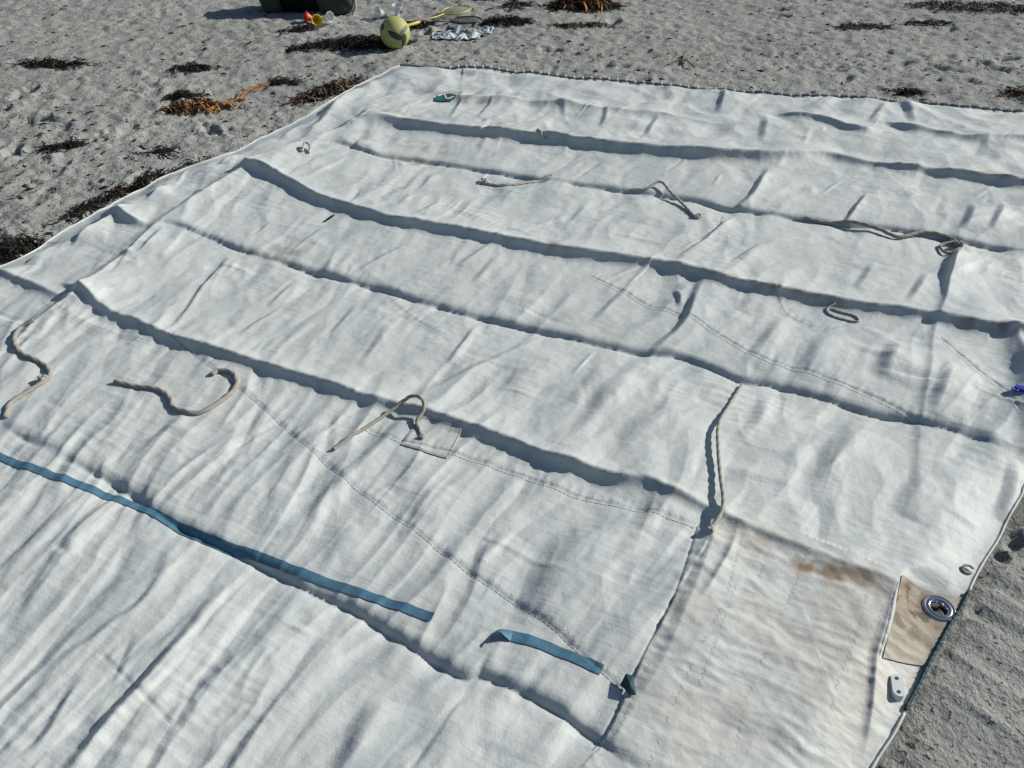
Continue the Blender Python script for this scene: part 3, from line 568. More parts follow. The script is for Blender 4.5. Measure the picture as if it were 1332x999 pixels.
# stitched-on maker's label near the far corner
LP = [on_sail(*p)[:2] for p in ((571, 126), (594, 126), (590, 133), (566, 133))]
def quad_on(Q, n, m, lift):
    u, v = np.meshgrid(np.linspace(0, 1, n), np.linspace(0, 1, m)); Q = np.asarray(Q)
    X, Y = [(1 - u) * (1 - v) * Q[0][k] + u * (1 - v) * Q[1][k] + u * v * Q[2][k] + (1 - u) * v * Q[3][k] for k in (0, 1)]; Zq = sail_h(X, Y) + lift
    i = np.arange(n * m).reshape(m, n); F = np.stack([i[:-1, :-1], i[1:, :-1], i[1:, 1:], i[:-1, 1:]], -1).reshape(-1, 4); return np.stack([X, Y, Zq], -1).reshape(-1, 3), [tuple(f) for f in F]
lab = tag(mesh_obj('maker_label', *quad_on(LP, 16, 10, .011), mat('label_teal', (.018, .105, .10), .5, .4), SAIL), 'small teal maker label with a pale swoosh')
Lc = sum(np.array(p) for p in LP) / 4; ex, ey = (LP[1] - LP[0]), (LP[3] - LP[0])
C = catmull([Lc - ex * .38 + ey * .22, Lc - ex * .12 - ey * .12, Lc + ex * .08 + ey * .12, Lc + ex * .40 - ey * .20], 8)
mesh_obj('swoosh', *strip_on(sail_h, C, .004, .014, 3), M_PLAST, lab)

# corner: stained patch, rolled seam lip, eyelet and plastic slide
CQ = [W(*p, .014) for p in ((1166, 762), (1254, 781), (1206, 868), (1143, 866))]
V, F = quad_on(CQ, 60, 60, .0030); V = np.array(V); cen = np.array([V[list(f)].mean(0) for f in F]); F = [f for f, c in zip(F, cen) if math.hypot(c[0] - GROM[0], c[1] - GROM[1]) > G_IN + .009]
m = bpy.data.materials.new('stained_patch'); m.use_nodes = True; nt = m.node_tree; b = nt.nodes['Principled BSDF']; b.inputs['Roughness'].default_value = .6; b.inputs['Specular IOR Level'].default_value = .25
tc = N(nt, 'ShaderNodeTexCoord'); n1 = N(nt, 'ShaderNodeTexNoise', Scale=30.0, Detail=5.0, Roughness=.6); nt.links.new(tc.outputs['Object'], n1.inputs['Vector'])
ge = N(nt, 'ShaderNodeVectorMath', operation='DISTANCE'); nt.links.new(tc.outputs['Object'], ge.inputs[0]); cc = W(1168, 795, .014) - np.array(SAIL.location)[:2]; ge.inputs[1].default_value = (cc[0], cc[1], .016)
fall = ramp(nt, ge.outputs['Value'], .15, .03)
c = mixc(nt, ramp(nt, n1.outputs['Fac'], .42, .58), (.27, .215, .155), (.075, .05, .03)); c = mixc(nt, fall, (.44, .395, .32), c); nt.links.new(c, b.inputs['Base Color'])
bp = N(nt, 'ShaderNodeBump', Strength=.5, Distance=.006); nt.links.new(n1.outputs['Fac'], bp.inputs['Height']); nt.links.new(bp.outputs[0], b.inputs['Normal'])
tag(mesh_obj('corner_patch', V, F, m, SAIL), 'brown stained square corner patch around the eyelet')
C = resample(catmull([W(*p, .018) for p in ((1166, 760), (1160, 790), (1152, 825), (1140, 866), (1138, 885))], 8), .004); Z = sail_h(C[:, 0], C[:, 1])
mesh_obj('rolled_seam', *tube(np.stack([C[:, 0] - .004, C[:, 1], Z - .001], 1), .0062 * np.sin(np.linspace(.35, 2.9, len(C))), 10), M_SEAMCLOTH, SAIL)
gz = .0195
prof = [(G_IN - .002, -.018), (G_IN - .001, .0), (G_IN + .001, .0035), (G_IN + .004, .0048), (G_IN + .008, .0035), (G_IN + .0105, .0028), (G_IN + .0125, .0042), (G_IN + .0155, .0036), (G_IN + .0175, .0005), (G_IN + .0175, -.003)]
nS = 48; V = []; F = []
for r, z in prof:
    for k in range(nS): t = 2 * math.pi * k / nS; V.append((GROM[0] + r * math.cos(t), GROM[1] + r * math.sin(t), gz + z))
for i in range(len(prof) - 1):
    for k in range(nS): F.append((i * nS + k, i * nS + (k + 1) % nS, (i + 1) * nS + (k + 1) % nS, (i + 1) * nS + k))
tag(mesh_obj('eyelet', V, F, M_STEEL, SAIL), 'polished steel ring eyelet pressed into the corner')
# slide: bar with rounded ends and two rivets
a, b2 = on_sail(1164, 880), on_sail(1167, 911); cz = max(a[2], b2[2]) + .001; ax = (b2 - a)[:2]; ln = np.linalg.norm(ax) + .006; ax = ax / np.linalg.norm(ax); nx = np.array([-ax[1], ax[0]]); mid = (a + b2)[:2] / 2
def capsule(hw, ln, z0, z1, nseg=10):
    pts = []
    for s in (1, -1):
        for k in range(nseg + 1):
            t = math.pi * k / nseg - math.pi / 2
            pts.append(mid + ax * s * (ln / 2 - hw) + (ax * math.cos(t) * s + nx * math.sin(t) * s) * hw)
    n = len(pts); V = [(*p, z0) for p in pts] + [(*(mid + (p - mid) * .9), z1) for p in pts]; F = [(i, (i + 1) % n, n + (i + 1) % n, n + i) for i in range(n)] + [tuple(range(n, 2 * n))]
    return V, F
SL = mesh_obj('sail_slide', *capsule(.0128, ln, cz - .008, cz + .009), M_PLAST, SAIL, False); tag(SL, 'white plastic slide riveted near the corner')
for s in (-1, 1):
    q = mid + ax * s * (ln / 2 - .0128); th = np.linspace(0, 2 * math.pi, 13)[:-1]
    V = [(q[0] + .0042 * math.cos(t), q[1] + .0042 * math.sin(t), cz + .0085) for t in th] + [(q[0] + .003 * math.cos(t), q[1] + .003 * math.sin(t), cz + .0105) for t in th]; n = 12
    mesh_obj('rivet', V, [(i, (i + 1) % n, n + (i + 1) % n, n + i) for i in range(n)] + [tuple(range(n, 2 * n))], M_DARK, SL, False)
# thread loop on the edge above the eyelet
a = on_sail(1258, 742); th = np.linspace(0, math.pi * 1.7, 18)
mesh_obj('edge_loop', *tube(np.stack([a[0] + .012 * np.cos(th), a[1] + .008 * np.sin(th), a[2] + .005 + .004 * np.sin(th)], 1), .0034, 8), M_ROPE2, SAIL)

# square doubling sewn under the arched reef tie
RQ = [on_sail(*p)[:2] for p in ((548, 541), (602, 556), (583, 597), (522, 579))]
rp_ = mesh_obj('reef_patch', *quad_on(RQ, 40, 34, .0032), M_SEAMCLOTH, SAIL); tag(rp_, 'square stitched reinforcement under the arched tie')
for k in range(4):
    c0 = sum(RQ) / 4; a, b = c0 + (RQ[k] - c0) * .93, c0 + (RQ[(k + 1) % 4] - c0) * .93; V, F = dashes(np.array([a + (b - a) * t for t in np.linspace(0, 1, 30)]), .008, .0015, .0007, .001); V[:, 2] += .0034
    mesh_obj('patch_stitching', V, F, M_THREAD, rp_, False)['kind'] = 'stuff'

# ------------------------------------------------------------------ reef ties lying on the sail
def rope(name, P, r, label, m=M_ROPE, knots=(), group=None, loops=()):
    r = r * .82; Q = []
    for p in P: Q.append(on_sail(p[0], p[1], r * .8 + (p[2] if len(p) > 2 else 0)))
    C = resample(catmull(Q, 14), r * .55)
    lift = np.interp(np.linspace(0, 1, len(C)), np.linspace(0, 1, len(P)), [p[2] if len(p) > 2 else 0 for p in P])
    zs = sail_h(C[:, 0], C[:, 1]) + r * .75; C[:, 2] = np.maximum(C[:, 2], zs) if max(lift) > 0 else zs
    k = np.ones(9) / 9; zz = np.convolve(np.pad(C[:, 2], 4, 'edge'), k, 'valid'); C[:, 2] = np.maximum(zz, zs - r * .3)
    root = empty(name, (C[len(C) // 2][0], C[len(C) // 2][1], C[len(C) // 2][2] - r)); tag(root, label, 'rope', group or 'reef ties lying on the sail')
    mesh_obj('cord', *tube(C, r, 12, 1 / (r * 2.6), 3, .13), m, root)
    for i, kx, ky, kr in knots:
        c = on_sail(kx, ky, kr * .9); s = np.linspace(0, 2 * math.pi, 46)
        K = np.stack([(np.sin(s) + 2 * np.sin(2 * s)) / 3, (np.cos(s) - 2 * np.cos(2 * s)) / 3, -np.sin(3 * s) * .55], 1) * kr + c
        mesh_obj('knot', *tube(K, r * .85, 8, 1 / (r * 2.6), 3, .1, False), m, root)
    for kx, ky, ex, ey in loops:
        c = on_sail(kx, ky, r); e = on_sail(ex, ey, r); d = e - c; d[2] = 0; nn = np.array([-d[1], d[0], 0]) * .28; L = catmull([c, c + d * .55 + nn + [0, 0, .008], e + [0, 0, .004], c + d * .5 - nn + [0, 0, .004], c + [0, 0, .006]], 8)
        L[:, 2] = np.maximum(L[:, 2], sail_h(L[:, 0], L[:, 1]) + r * .7); mesh_obj('loop', *tube(L, r * .8, 8), m, root)
    return root
rope('reef_tie', [(45,418),(26,430),(20,448),(30,462),(58,476),(66,488),(58,498),(32,514),(14,527),(8,545)], .0085, 'thick cream rope snaking down over the cross fold with a knot midway', M_ROPE, [(0, 57, 496, .010)])
rope('reef_tie', [(150,498),(175,504),(208,509),(222,520),(228,533),(258,539),(290,522),(308,503),(303,487),(286,484),(276,489)], .0085, 'cream rope curled in an open S beside the blue stripe panel', M_ROPE)
rope('reef_tie', [(434,586),(470,562),(508,541,.012),(534,523,.016),(549,526,.018),(552,539,.014),(543,552,.008),(547,564),(549,572)], .0062, 'grey brown rope arched in a loop over the stitched fold', M_ROPE, [(0, 549, 571, .006)])
rope('reef_tie', [(965,503),(948,530),(934,558,.012),(933,590,.014),(936,625,.012),(940,655,.010),(936,673,.008),(924,690)], .0068, 'long cream rope hanging from one fold down to the next above the corner patch', M_ROPE2, [(0, 924, 691, .007)])
rope('reef_tie', [(632,240),(655,242),(685,239),(718,228)], .0075, 'short stiff rope with a bowed knot lying across a far fold', M_ROPE2, [(0, 631, 239, .011)], None, [(633, 238, 627, 236)])
rope('reef_tie', [(818,249),(840,247),(858,243,.02),(872,255,.012),(890,270,.004),(905,285)], .0072, 'bent rope with two arms ending in a frayed knot on the cloth', M_ROPE2, [(0, 905, 284, .009)], None, [(902, 284, 912, 284)])
rope('reef_tie', [(1046,285),(1075,292),(1105,292,.006),(1140,302,.010),(1168,311,.004),(1200,306,.006),(1236,314,.006),(1246,324)], .0085, 'long grey rope running along a fold to a big tangled knot', M_ROPE, [(0, 1246, 322, .014), (0, 1238, 317, .010)], None, [(1240, 318, 1229, 332)])
rope('reef_tie', [(393,198),(398,192,.02),(404,194,.012),(402,200)], .0065, 'tiny rope loop sticking up at the start of a far fold', M_ROPE2)
rope('reef_tie', [(700,169),(704,176),(711,182)], .007, 'short white rope end dangling over the shaded fold face', M_ROPE2)
rope('reef_tie', [(1086,395),(1076,402),(1078,409),(1096,416),(1116,419),(1112,412),(1092,406),(1082,402)], .0042, 'thin pale cord lying in a narrow stitched loop', M_ROPE2)
# blue plastic tag by the right-hand layer
c = on_sail(1328, 508, .006); R = Matrix.Rotation(-.5, 3, 'Z')
tg = tag(empty('plastic_tag', c - [0, 0, .006]), 'small bright blue plastic tag on the sail beside the curled layer', 'tag')
V, F = box(c, (.034, .018, .010), R); V[[2, 3]] *= 1; mesh_obj('tag_body', V, F, M_BLUE, tg, False); mesh_obj('tag_ring', *tube(np.array([[c[0] - .02 + .008 * math.cos(t), c[1] + .008 * math.sin(t), c[2]] for t in np.linspace(0, 6.28, 16)]), .0025, 6), M_BLUE, tg)
# curled leaf of weed on the cloth
c = on_sail(429, 288, .003); t = np.linspace(0, 1, 9); V = []; 
for i, s in enumerate(t): V += [(c[0] - .018 + .036 * s, c[1] - .008 + .03 * s * s, c[2] + .012 * s), (c[0] - .018 + .036 * s, c[1] - .008 + .03 * s * s + .014 * math.sin(math.pi * s), c[2] + .012 * s + .006)]
tag(mesh_obj('weed_leaf', V, [(2 * i, 2 * i + 2, 2 * i + 3, 2 * i + 1) for i in range(8)], M_WEED), 'tiny curled black weed leaf lying alone on the white cloth', 'seaweed')

# ------------------------------------------------------------------ football
bc = on_sand(515, 64); BR_ = .100; bc = bc + [0, BR_ * .25, BR_ * .94]
ball = tag(empty('football', bc - [0, 0, BR_]), 'worn yellow green football with dark grey panels on dark weed', 'ball')
def sphere_pts(n, m): return [(math.sin(math.pi * i / n) * math.cos(2 * math.pi * j / m), math.sin(math.pi * i / n) * math.sin(2 * math.pi * j / m), math.cos(math.pi * i / n)) for i in range(n + 1) for j in range(m)]
def sphere(c, r, n=28, m=44):
    V = np.array(sphere_pts(n, m)) * r + np.array(c); F = [(i * m + j, (i + 1) * m + j, (i + 1) * m + (j + 1) % m, i * m + (j + 1) % m) for i in range(n) for j in range(m)]
    return V, F
mesh_obj('shell', *sphere(bc, BR_), M_BALL, ball)
vdir = (np.array([0, 0, CAM_H]) - bc); vdir /= np.linalg.norm(vdir); vr = np.cross([0, 0, 1], vdir); vr /= np.linalg.norm(vr); vu = np.cross(vdir, vr)
def panel(pts, name='grey_panel', mt=M_BALLD):            # a polygon in the disc facing the viewer, wrapped on the ball
    P = catmull([*pts, pts[0]], 4)[:-1] if len(pts) > 4 else np.array(pts); c = P.mean(0); V = []; F = []; n = len(P)
    for k in (0, .35, .7, 1):
        for p in P:
            q = c + (p - c) * k; r2 = q @ q; w = math.sqrt(max(0, 1 - min(r2, .995))); d = vr * q[0] + vu * q[1] + vdir * w; d /= np.linalg.norm(d); V.append(bc + d * BR_ * (1.012 if k < 1 else 1.004))
    for k in range(3):
        for i in range(n): F.append((k * n + i, k * n + (i + 1) % n, (k + 1) * n + (i + 1) % n, (k + 1) * n + i))
    mesh_obj(name, V, F, mt, ball)
panel([(-.46, .16), (-.26, .13), (.33, -.12), (.35, -.46), (-.02, -.38), (-.33, -.16)])
panel([(.38, -.14), (.66, -.06), (.70, -.42), (.54, -.82), (.36, -.90), (.40, -.50)])
panel([(.28, -.04), (.50, .22), (.78, .44), (.84, .26), (.66, .04), (.42, -.10)], 'faded_panel', M_BALLG)
panel([(-.92, .36), (-.76, .56), (-.66, .50), (-.70, .30), (-.86, .12)])

# ------------------------------------------------------------------ rackets
def racket(label, px_c, px_h, rx, ry, zc, m_fr, m_st, tilt):
    c = on_sand(*px_c); h = on_sand(*px_h); d = (h - c)[:2]; L = np.linalg.norm(d); d /= L; n = np.array([-d[1], d[0]]); zg = max(c[2], h[2]) + .012
    root = tag(empty('badminton_racket', (c[0], c[1], zg - .012)), label, 'racket', 'badminton rackets on the sand')
    zf = lambda along: zg + zc + tilt * along
    th = np.linspace(0, 2 * math.pi, 41)[:-1]; P = np.array([[*(c[:2] - d * rx * math.cos(t) + n * ry * math.sin(t)), zf(-rx * math.cos(t))] for t in th]); P = np.vstack([P, P[:2]])
    mesh_obj('head_frame', *tube(P, .0058, 8, cap=False), m_fr, root)
    parts = []
    for k in np.linspace(-.85, .85, 15): hh = rx * math.sqrt(1 - k * k); a = c[:2] + n * ry * k; parts.append(tube(np.array([[*(a - d * hh), zf(-hh)], [*a, zf(0)], [*(a + d * hh), zf(hh)]]), .0009, 4))
    for k in np.linspace(-.88, .88, 19): hh = ry * math.sqrt(1 - k * k); a = c[:2] + d * rx * k; parts.append(tube(np.array([[*(a - n * hh), zf(rx * k)], [*a, zf(rx * k)], [*(a + n * hh), zf(rx * k)]]), .0009, 4))
    s = mesh_obj('strings', *join(parts), m_st, root); s['kind'] = 'stuff'
    Lg = max(L, rx + .2); mesh_obj('shaft', *tube(np.array([[*(c[:2] + d * rx), zf(rx)], [*(c[:2] + d * (rx + .13)), zf(rx + .13)], [*(c[:2] + d * (rx + .26)), zf(rx + .26)]]), .0048, 8), m_fr, root)
    mesh_obj('grip', *tube(np.array([[*(c[:2] + d * (rx + u)), zf(rx + u)] for u in (.24, .26, .32, .38, .42)]), np.array([.007, .013, .0135, .0145, .014]), 10, 60, 2, .05), M_RBLK if m_fr is M_RBLK else M_YEL, root)
racket('badminton racket with yellow frame and shaft beside the football', (594, 22), (540, 33), .115, .092, .035, M_YEL, M_STR, -.06)
racket('badminton racket with black frame and grey strings half on dark weed', (606, 31), (548, 36), .115, .092, .012, M_RBLK, M_STRD, -.02)

# ------------------------------------------------------------------ crumpled plastic film
def crumple(name, px, rx, ry, hz, seed, mt, label, cat, rot=0.):
    c = on_sand(*px); r = np.random.default_rng(seed); n = 46; u, v = np.meshgrid(np.linspace(-1, 1, n), np.linspace(-1, 1, n)); o = seed * 7.3
    rad_ = np.sqrt(u * u + v * v); wob = 1 + .45 * perlin(np.arctan2(v, u) * 1.3 + o, rad_ * 1.5); x = u * rx * wob + .05 * perlin(u * 3 + o, v * 3); y = v * ry * wob + .04 * perlin(u * 3, v * 3 + o)
    z = hz * (np.abs(perlin(u * 2.2 + o, v * 2.2)) * 1.8 + np.abs(perlin(u * 5, v * 5 + o)) * .9) * np.clip(1.2 - rad_, .1, 1) + .006
    X = c[0] + x * math.cos(rot) - y * math.sin(rot); Y = c[1] + x * math.sin(rot) + y * math.cos(rot); Z = ground_h(X, Y) + z
    i = np.arange(n * n).reshape(n, n); inside = (rad_[:-1, :-1] < 1.02); F = np.stack([i[:-1, :-1], i[:-1, 1:], i[1:, 1:], i[1:, :-1]], -1)[inside]
    V = np.stack([X, Y, Z], -1).reshape(-1, 3); o = mesh_obj(name, V, F, mt, None, False)
    if len(o.data.materials) > 1:
        pi = (fbm(u[:-1, :-1] * 2.5 + 3, v[:-1, :-1] * 2.5, 2) > .05)[inside]; o.data.polygons.foreach_set('material_index', pi.astype(np.int32))
    me = o.data; loc = Vector([float(q) for q in c]); me.transform(Matrix.Translation(-loc)); o.location = loc
    bm = bmesh.new(); bm.from_mesh(me); bmesh.ops.delete(bm, geom=[q for q in bm.verts if not q.link_faces], context='VERTS'); bm.to_mesh(me); bm.free()
    return tag(o, label, cat)
crumple('plastic_bag', (598, 48), .21, .10, .048, 2, [M_BAGW, M_BAGG], 'crumpled white and grey plastic bag on the sand', 'plastic bag', .25)
crumple('plastic_wrapper', (636, 43), .07, .03, .03, 5, [M_BAGW, M_BAGW], 'narrow white strip of plastic wrapper beside the crumpled bag', 'wrapper', .5)

# ------------------------------------------------------------------ shuttlecocks and a clear cup
def shuttle(label, px, m_skirt, axis, s=1.0, mh=None):
    c = on_sand(*px); a = np.array(axis, float); a /= np.linalg.norm(a); n = np.cross(a, [0, 0, 1]); n /= np.linalg.norm(n); b_ = np.cross(a, n); c = c + [0, 0, .030 * s]
    root = tag(empty('shuttlecock', c - [0, 0, .030 * s]), label, 'shuttlecock', 'shuttlecocks on the sand'); nS = 16; V = []; F = []
    pr = [(0, .012), (.02, .018), (.04, .025), (.058, .033), (.058, .029), (.04, .022), (.01, .010)]
    for t, r in pr:
        for k in range(nS): th = 2 * math.pi * k / nS; rr = r * (1 + (.08 if k % 2 else 0) * t / .058); V.append(c + s * (a * (t - .02) + rr * (math.cos(th) * n + math.sin(th) * b_)))
    for i in range(len(pr) - 1):
        for k in range(nS): F.append((i * nS + k, i * nS + (k + 1) % nS, (i + 1) * nS + (k + 1) % nS, (i + 1) * nS + k))
    mesh_obj('skirt', V, F, m_skirt, root); mesh_obj('cork_head', *sphere(c - a * .026 * s, .0135 * s, 10, 14), mh or m_skirt, root)
shuttle('bright red shuttlecock lying in front of the dark bag', (405, 30), M_RED, (-.75, -.2, .35), 1.15)
shuttle('yellow shuttlecock with its open skirt showing next to the red one', (412, 33), M_YTOY, (.35, -.9, .12), 1.15)
shuttle('cloudy white shuttlecock next to the yellow one', (425, 30), M_CLEAR, (.8, -.5, .2), 1.2, M_PLAST)
shuttle('cloudy white shuttlecock lying on its side behind the football', (498, 24), M_CLEAR, (-.7, -.6, .25), 1.2, M_PLAST)
shuttle('cloudy white shuttlecock standing upright behind the football', (517, 21), M_CLEAR, (.1, -.2, 1), 1.2, M_PLAST)
crumple('paper_scrap', (432, 18), .03, .02, .03, 9, [M_BAGW, M_BAGW], 'tiny white paper scrap at the foot of the dark bag', 'paper')

# ------------------------------------------------------------------ dark bag at the far edge
bl, br = on_sand(345, 22), on_sand(452, 14); bcn = (bl + br) / 2; bag = tag(empty('sports_bag', (bcn[0], bcn[1] + .18, bcn[2])), 'big slouched black and olive bag sitting on the sand', 'bag')
def lump(c, s, seed, p=2.6, amp=.07, n=28, m=40, rz=0.):
    D = np.array(sphere_pts(n, m)); k = (np.abs(D) ** p).sum(1) ** (-1 / p); V = D * k[:, None]; V = V * (1 + amp * fbm(V[:, 0] * 2 + seed + V[:, 2], V[:, 1] * 2 + V[:, 2] * 1.4, 3)[:, None]); V[:, 2] = np.maximum(V[:, 2], -.97)
    V = V * np.array(s); c_, s_ = math.cos(rz), math.sin(rz); V = np.stack([V[:, 0] * c_ - V[:, 1] * s_, V[:, 0] * s_ + V[:, 1] * c_, V[:, 2]], 1)
    return V + np.array(c), [(i * m + j, (i + 1) * m + j, (i + 1) * m + (j + 1) % m, i * m + (j + 1) % m) for i in range(n) for j in range(m)]
bx, by, bz = bcn[0], bcn[1] + .13, bcn[2]
mesh_obj('main_body', *lump((bx + .0, by + .03, bz + .17), (.29, .17, .19), 3.1, 3.0), M_BLACK, bag)
tag(mesh_obj('side_flap', *lump((bx - .27, by - .02, bz + .11), (.095, .15, .14), 7.7, 2.4, .1), M_OLIVE, bag), 'olive side flap')
tag(mesh_obj('side_pocket', *lump((bx + .23, by - .12, bz + .10), (.14, .09, .125), 9.2, 2.3, .1), M_OLIVE, bag), 'dark olive side pocket')
mesh_obj('top_roll', *lump((bx + .05, by + .06, bz + .34), (.22, .11, .06), 5.2, 2.4, .12), M_BLACK, bag)
P = catmull([(bx + .36, by - .19, bz + .012), (bx + .385, by - .16, bz + .06), (bx + .36, by - .10, bz + .20), (bx + .28, by - .02, bz + .36)], 10); mesh_obj('strap', *tube(P, .009, 6), M_STR, bag)

# ------------------------------------------------------------------ seaweed
def weed(name, px, rx, ry, rot, n, hgt, label, mats=(M_WEED,), seed=0, ln=.09, wd=.004, cat='seaweed'):
    c = on_sand(*px); r = np.random.default_rng(seed + 100); V = []; F = []; MI = []
    cr, sr = math.cos(rot), math.sin(rot)
    for k in range(n):
        q = math.sqrt(r.random()) * (1.25 if r.random() < .12 else 1); th = r.random() * 6.283; u, v = q * math.cos(th) * rx, q * math.sin(th) * ry
        x, y = u * cr - v * sr, u * sr + v * cr; top = hgt * max(.06, 1 - q * q) * r.random() ** .6
        L = ln * r.uniform(.5, 1.4); a = r.random() * 6.283 if r.random() < .5 else rot + r.normal() * .5; curl = r.normal() * 2.2; S = 6; w = wd * r.uniform(.6, 1.6); mi = int(r.integers(len(mats))); pz = r.uniform(0, 3); o = len(V); i0 = r.normal() * .012
        xx, yy = c[0] + x, c[1] + y
        for s in range(S):
            t = s / (S - 1); V.append([xx, yy, top * (.5 + .5 * math.sin(pz + t * 3)) + i0 * 0, 0]); V.append([xx - math.sin(a) * w, yy + math.cos(a) * w, top * (.5 + .5 * math.sin(pz + t * 3)) + w * .8 * math.sin(pz + t * 5), 0]); xx += math.cos(a) * L / S; yy += math.sin(a) * L / S; a += curl / S
        for s in range(S - 1): F.append((o + 2 * s, o + 2 * s + 2, o + 2 * s + 3, o + 2 * s + 1)); MI.append(mi)
    V = np.array(V); V = V[:, :3]; bad = (outline_dist(V[:, 0], V[:, 1]) > -.004).reshape(-1, 12).any(1); kp = np.repeat(~bad, 5); F = [f for f, q in zip(F, kp) if q]; MI = [f for f, q in zip(MI, kp) if q]; us = np.unique(np.array(F)); mp_ = np.zeros(len(V), int); mp_[us] = np.arange(len(us)); V = V[us]; F = mp_[np.array(F)]
    V[:, 2] += ground_h(V[:, 0], V[:, 1]) + .002
    root_loc = c; o = mesh_obj(name, V - root_loc, F, list(mats)); o.location = [float(q) for q in root_loc]; o.data.polygons.foreach_set('material_index', MI)
    if name == 'seaweed_clump': o['group'] = 'seaweed clumps on the sand'
    return tag(o, label, cat)
BB = (M_WEED, M_WEED, M_WEEDB)
weed('seaweed_clump', (68, 85), .22, .055, 0, 260, .045, 'elongated flat black weed clump lying far from the sail', BB, 1)
weed('seaweed_clump', (247, 91), .10, .05, .2, 150, .04, 'small black weed tuft behind the orange weed', BB, 2)
weed('seaweed_clump', (233, 126), .085, .05, .2, 140, .04, 'black weed tuft touching the orange weed', BB, 3)
weed('seaweed_clump', (364, 109), .08, .035, 0, 140, .04, 'black weed tuft at the tip of the orange strand', BB, 4)
weed('seaweed_clump', (78, 191), .10, .026, .55, 120, .03, 'narrow slanted black weed streak on open sand', BB, 5)
weed('seaweed_clump', (208, 199), .05, .02, .5, 70, .02, 'tiny slanted black weed streak near the sail edge', BB, 6)
weed('seaweed_bank', (176, 252), .36, .045, .98, 420, .05, 'dark weed line pressed along the sail hem by the cross fold', (M_WEED, M_WEEDB), 7)
weed('seaweed_bank', (15, 330), .30, .08, .45, 520, .06, 'thick black weed heap against the sail hem', (M_WEED, M_WEED, M_WEEDB), 8)
weed('seaweed_bank', (424, 120), .27, .07, .95, 520, .05, 'brown and pale weed litter along the far hem', (M_WEED, M_WEEDB, M_WEEDP), 9, wd=.005)
weed('seaweed_clump', (470, 58), .30, .14, .15, 900, .06, 'broad dark reddish weed mat under the football', (M_WEED, M_WEED, M_WEEDB), 10)
weed('seaweed_clump', (410, 62), .20, .05, .55, 260, .035, 'thin weed tail trailing from the mat by the football', (M_WEED, M_WEEDB), 11)
weed('seaweed_clump', (388, 40), .12, .05, .4, 160, .04, 'small reddish brown weed wad by the shuttlecocks', (M_WEED, M_WEEDB), 12)
weed('seaweed_clump', (655, 31), .18, .09, .15, 480, .06, 'round black weed tuft at the head of the black racket', BB, 13)
weed('seaweed_clump', (543, 37), .09, .06, .3, 200, .04, 'dark weed between the football and the yellow racket', BB, 14)
weed('seaweed_heap', (756, 9), .27, .15, 0, 800, .12, 'tall black weed heap with golden fronds', (M_WEED, M_WEED, M_WEEDB, M_WEEDO), 15, .12, .006)
weed('seaweed_clump', (755, 34), .22, .05, .1, 240, .02, 'sparse brown weed scatter in front of the golden heap', (M_WEEDB, M_WEEDP, M_WEED), 16)
weed('seaweed_clump', (668, 9), .10, .06, .8, 60, .08, 'forked twiggy black weed stalks on open sand', BB, 17, .16, .006)
weed('seaweed_clump', (600, -3), .35, .05, 0, 300, .05, 'long low black weed line beyond the rackets', BB, 18)
weed('seaweed_heap', (1270, 12), .55, .14, -.1, 700, .05, 'wide dark weed drift on rough sand beyond the right of the sail', (M_WEED, M_WEEDB), 19)
weed('seaweed_clump', (1180, 121), .09, .025, -.1, 130, .03, 'flat black weed bit just beyond the laced edge', BB, 20)
weed('seaweed_clump', (1324, 122), .08, .05, 0, 120, .04, 'dark weed bit with orange specks beyond the laced edge', (M_WEED, M_WEEDB, M_WEEDO), 21)
weed('seaweed_clump', (1120, 35), .22, .07, .1, 200, .02, 'thin brown weed scatter on the far right sand', (M_WEEDB, M_WEED), 22)
weed('seaweed_clump', (1205, 30), .2, .06, .1, 180, .02, 'sparse dark weed scatter beside the wide drift', (M_WEEDB, M_WEED), 23)
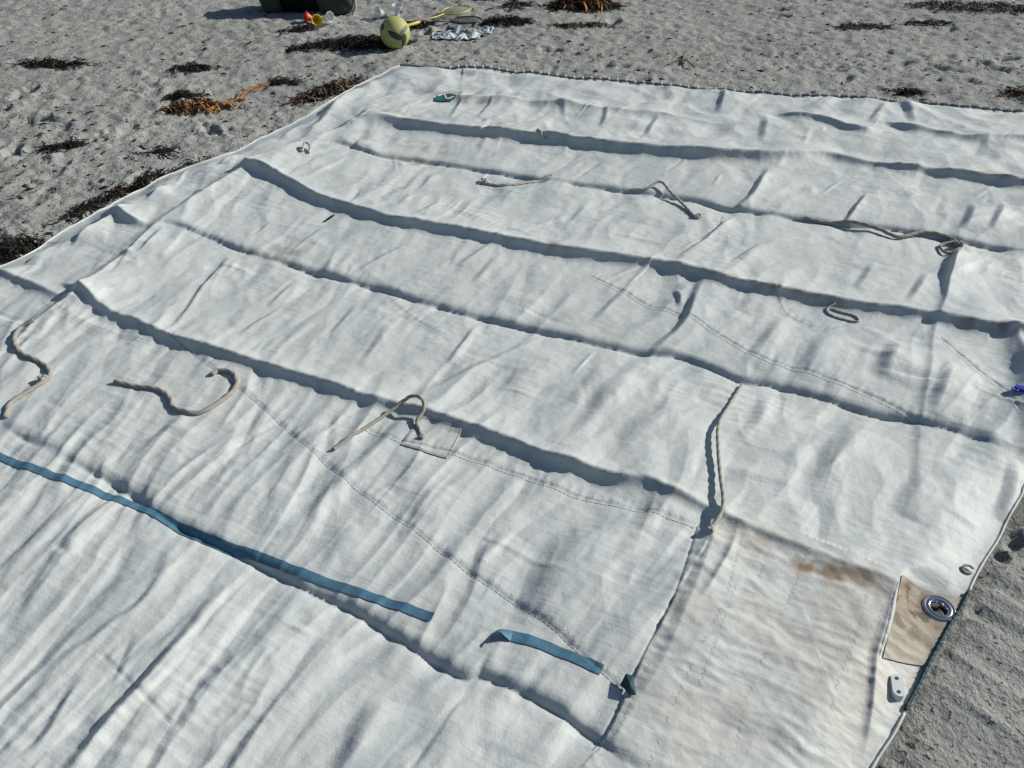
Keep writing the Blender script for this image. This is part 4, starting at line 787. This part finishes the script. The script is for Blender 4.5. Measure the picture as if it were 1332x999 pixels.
# orange weed: knotted mass and trailing strand
weed('orange_seaweed', (255, 142), .19, .075, .12, 420, .05, 'orange and brown knotted seaweed with a trailing strand', (M_WEEDO, M_WEEDO, M_WEEDP, M_WEEDB, M_WEED), 24, .06, .006)
oS = bpy.data.objects['orange_seaweed']; parts = []
for k in range(5):
    r = np.random.default_rng(k); P = np.array([on_sand(x + r.normal() * 2, y + r.normal() * 1.5, .012) for x, y in ((270, 146), (295, 136), (312, 130), (318, 122), (335, 115), (350, 111))]); C = resample(catmull(P, 6), .008); C = C + .010 * np.stack([perlin(C[:, 0] * 30 + k, C[:, 1] * 30), perlin(C[:, 0] * 30, C[:, 1] * 30 + k), .4 * perlin(C[:, 0] * 50, C[:, 1] * 50 + k)], 1); parts.append(tube(C, .0025 + .002 * np.abs(perlin(C[:, 0] * 40 + k, C[:, 1] * 40)), 5))
o = mesh_obj('strand', *join(parts), M_WEEDO, oS); 
P = [on_sand(*p, .008) for p in ((868, 86), (880, 80), (890, 80), (903, 90))]; parts = [tube(resample(catmull(P, 6), .01), .0045, 6), tube(resample(catmull([on_sand(888, 82, .01), on_sand(889, 76, .02), on_sand(893, 72, .012)], 6), .01), np.linspace(.005, .011, len(resample(catmull([on_sand(888, 82, .01), on_sand(889, 76, .02), on_sand(893, 72, .012)], 6), .01))), 6)]
V, F = join(parts); o = mesh_obj('seaweed_stalk', V - P[1], F, M_WEEDP); o.location = [float(q) for q in P[1]]; tag(o, 'small forked pinkish orange seaweed stalk alone beyond the laced edge', 'seaweed')
# crumbs of weed everywhere on the sand
r = np.random.default_rng(77); V = []; F = []
for k in range(4880):
    if k < 4880: px, py = r.uniform(-120, 1450), r.uniform(-130, 360)
    else: px, py = r.uniform(1130, 1450), r.uniform(640, 1080)
    p = W(px, py); V.append((*p, r.uniform(.2, 1) ** 2, r.uniform(0, 6.28)))
V = np.array(V); e = outline_dist(V[:, 0], V[:, 1]); V = V[e < -.01]; gz_ = ground_h(V[:, 0], V[:, 1]); VV = []; FF = []
for (x, y, s, a), z in zip(V, gz_):
    L = (.006 + .030 * s * s) * (.45 if y < 1.6 else 1); w = (.002 + .005 * s) * (.5 if y < 1.6 else 1); c, sn = math.cos(a), math.sin(a); o = len(VV); h = .004 + .008 * s
    VV += [(x - c * L, y - sn * L, z + .001), (x - sn * w, y + c * w, z + h), (x + c * L, y + sn * L, z + .003), (x + sn * w, y - c * w, z + .003)]; FF += [(o, o + 3, o + 2, o + 1)]
tag(mesh_obj('weed_crumbs', VV, FF, M_WEEDB, None, False), 'scattered dark crumbs of dried weed over the sand', 'seaweed', kind='stuff')
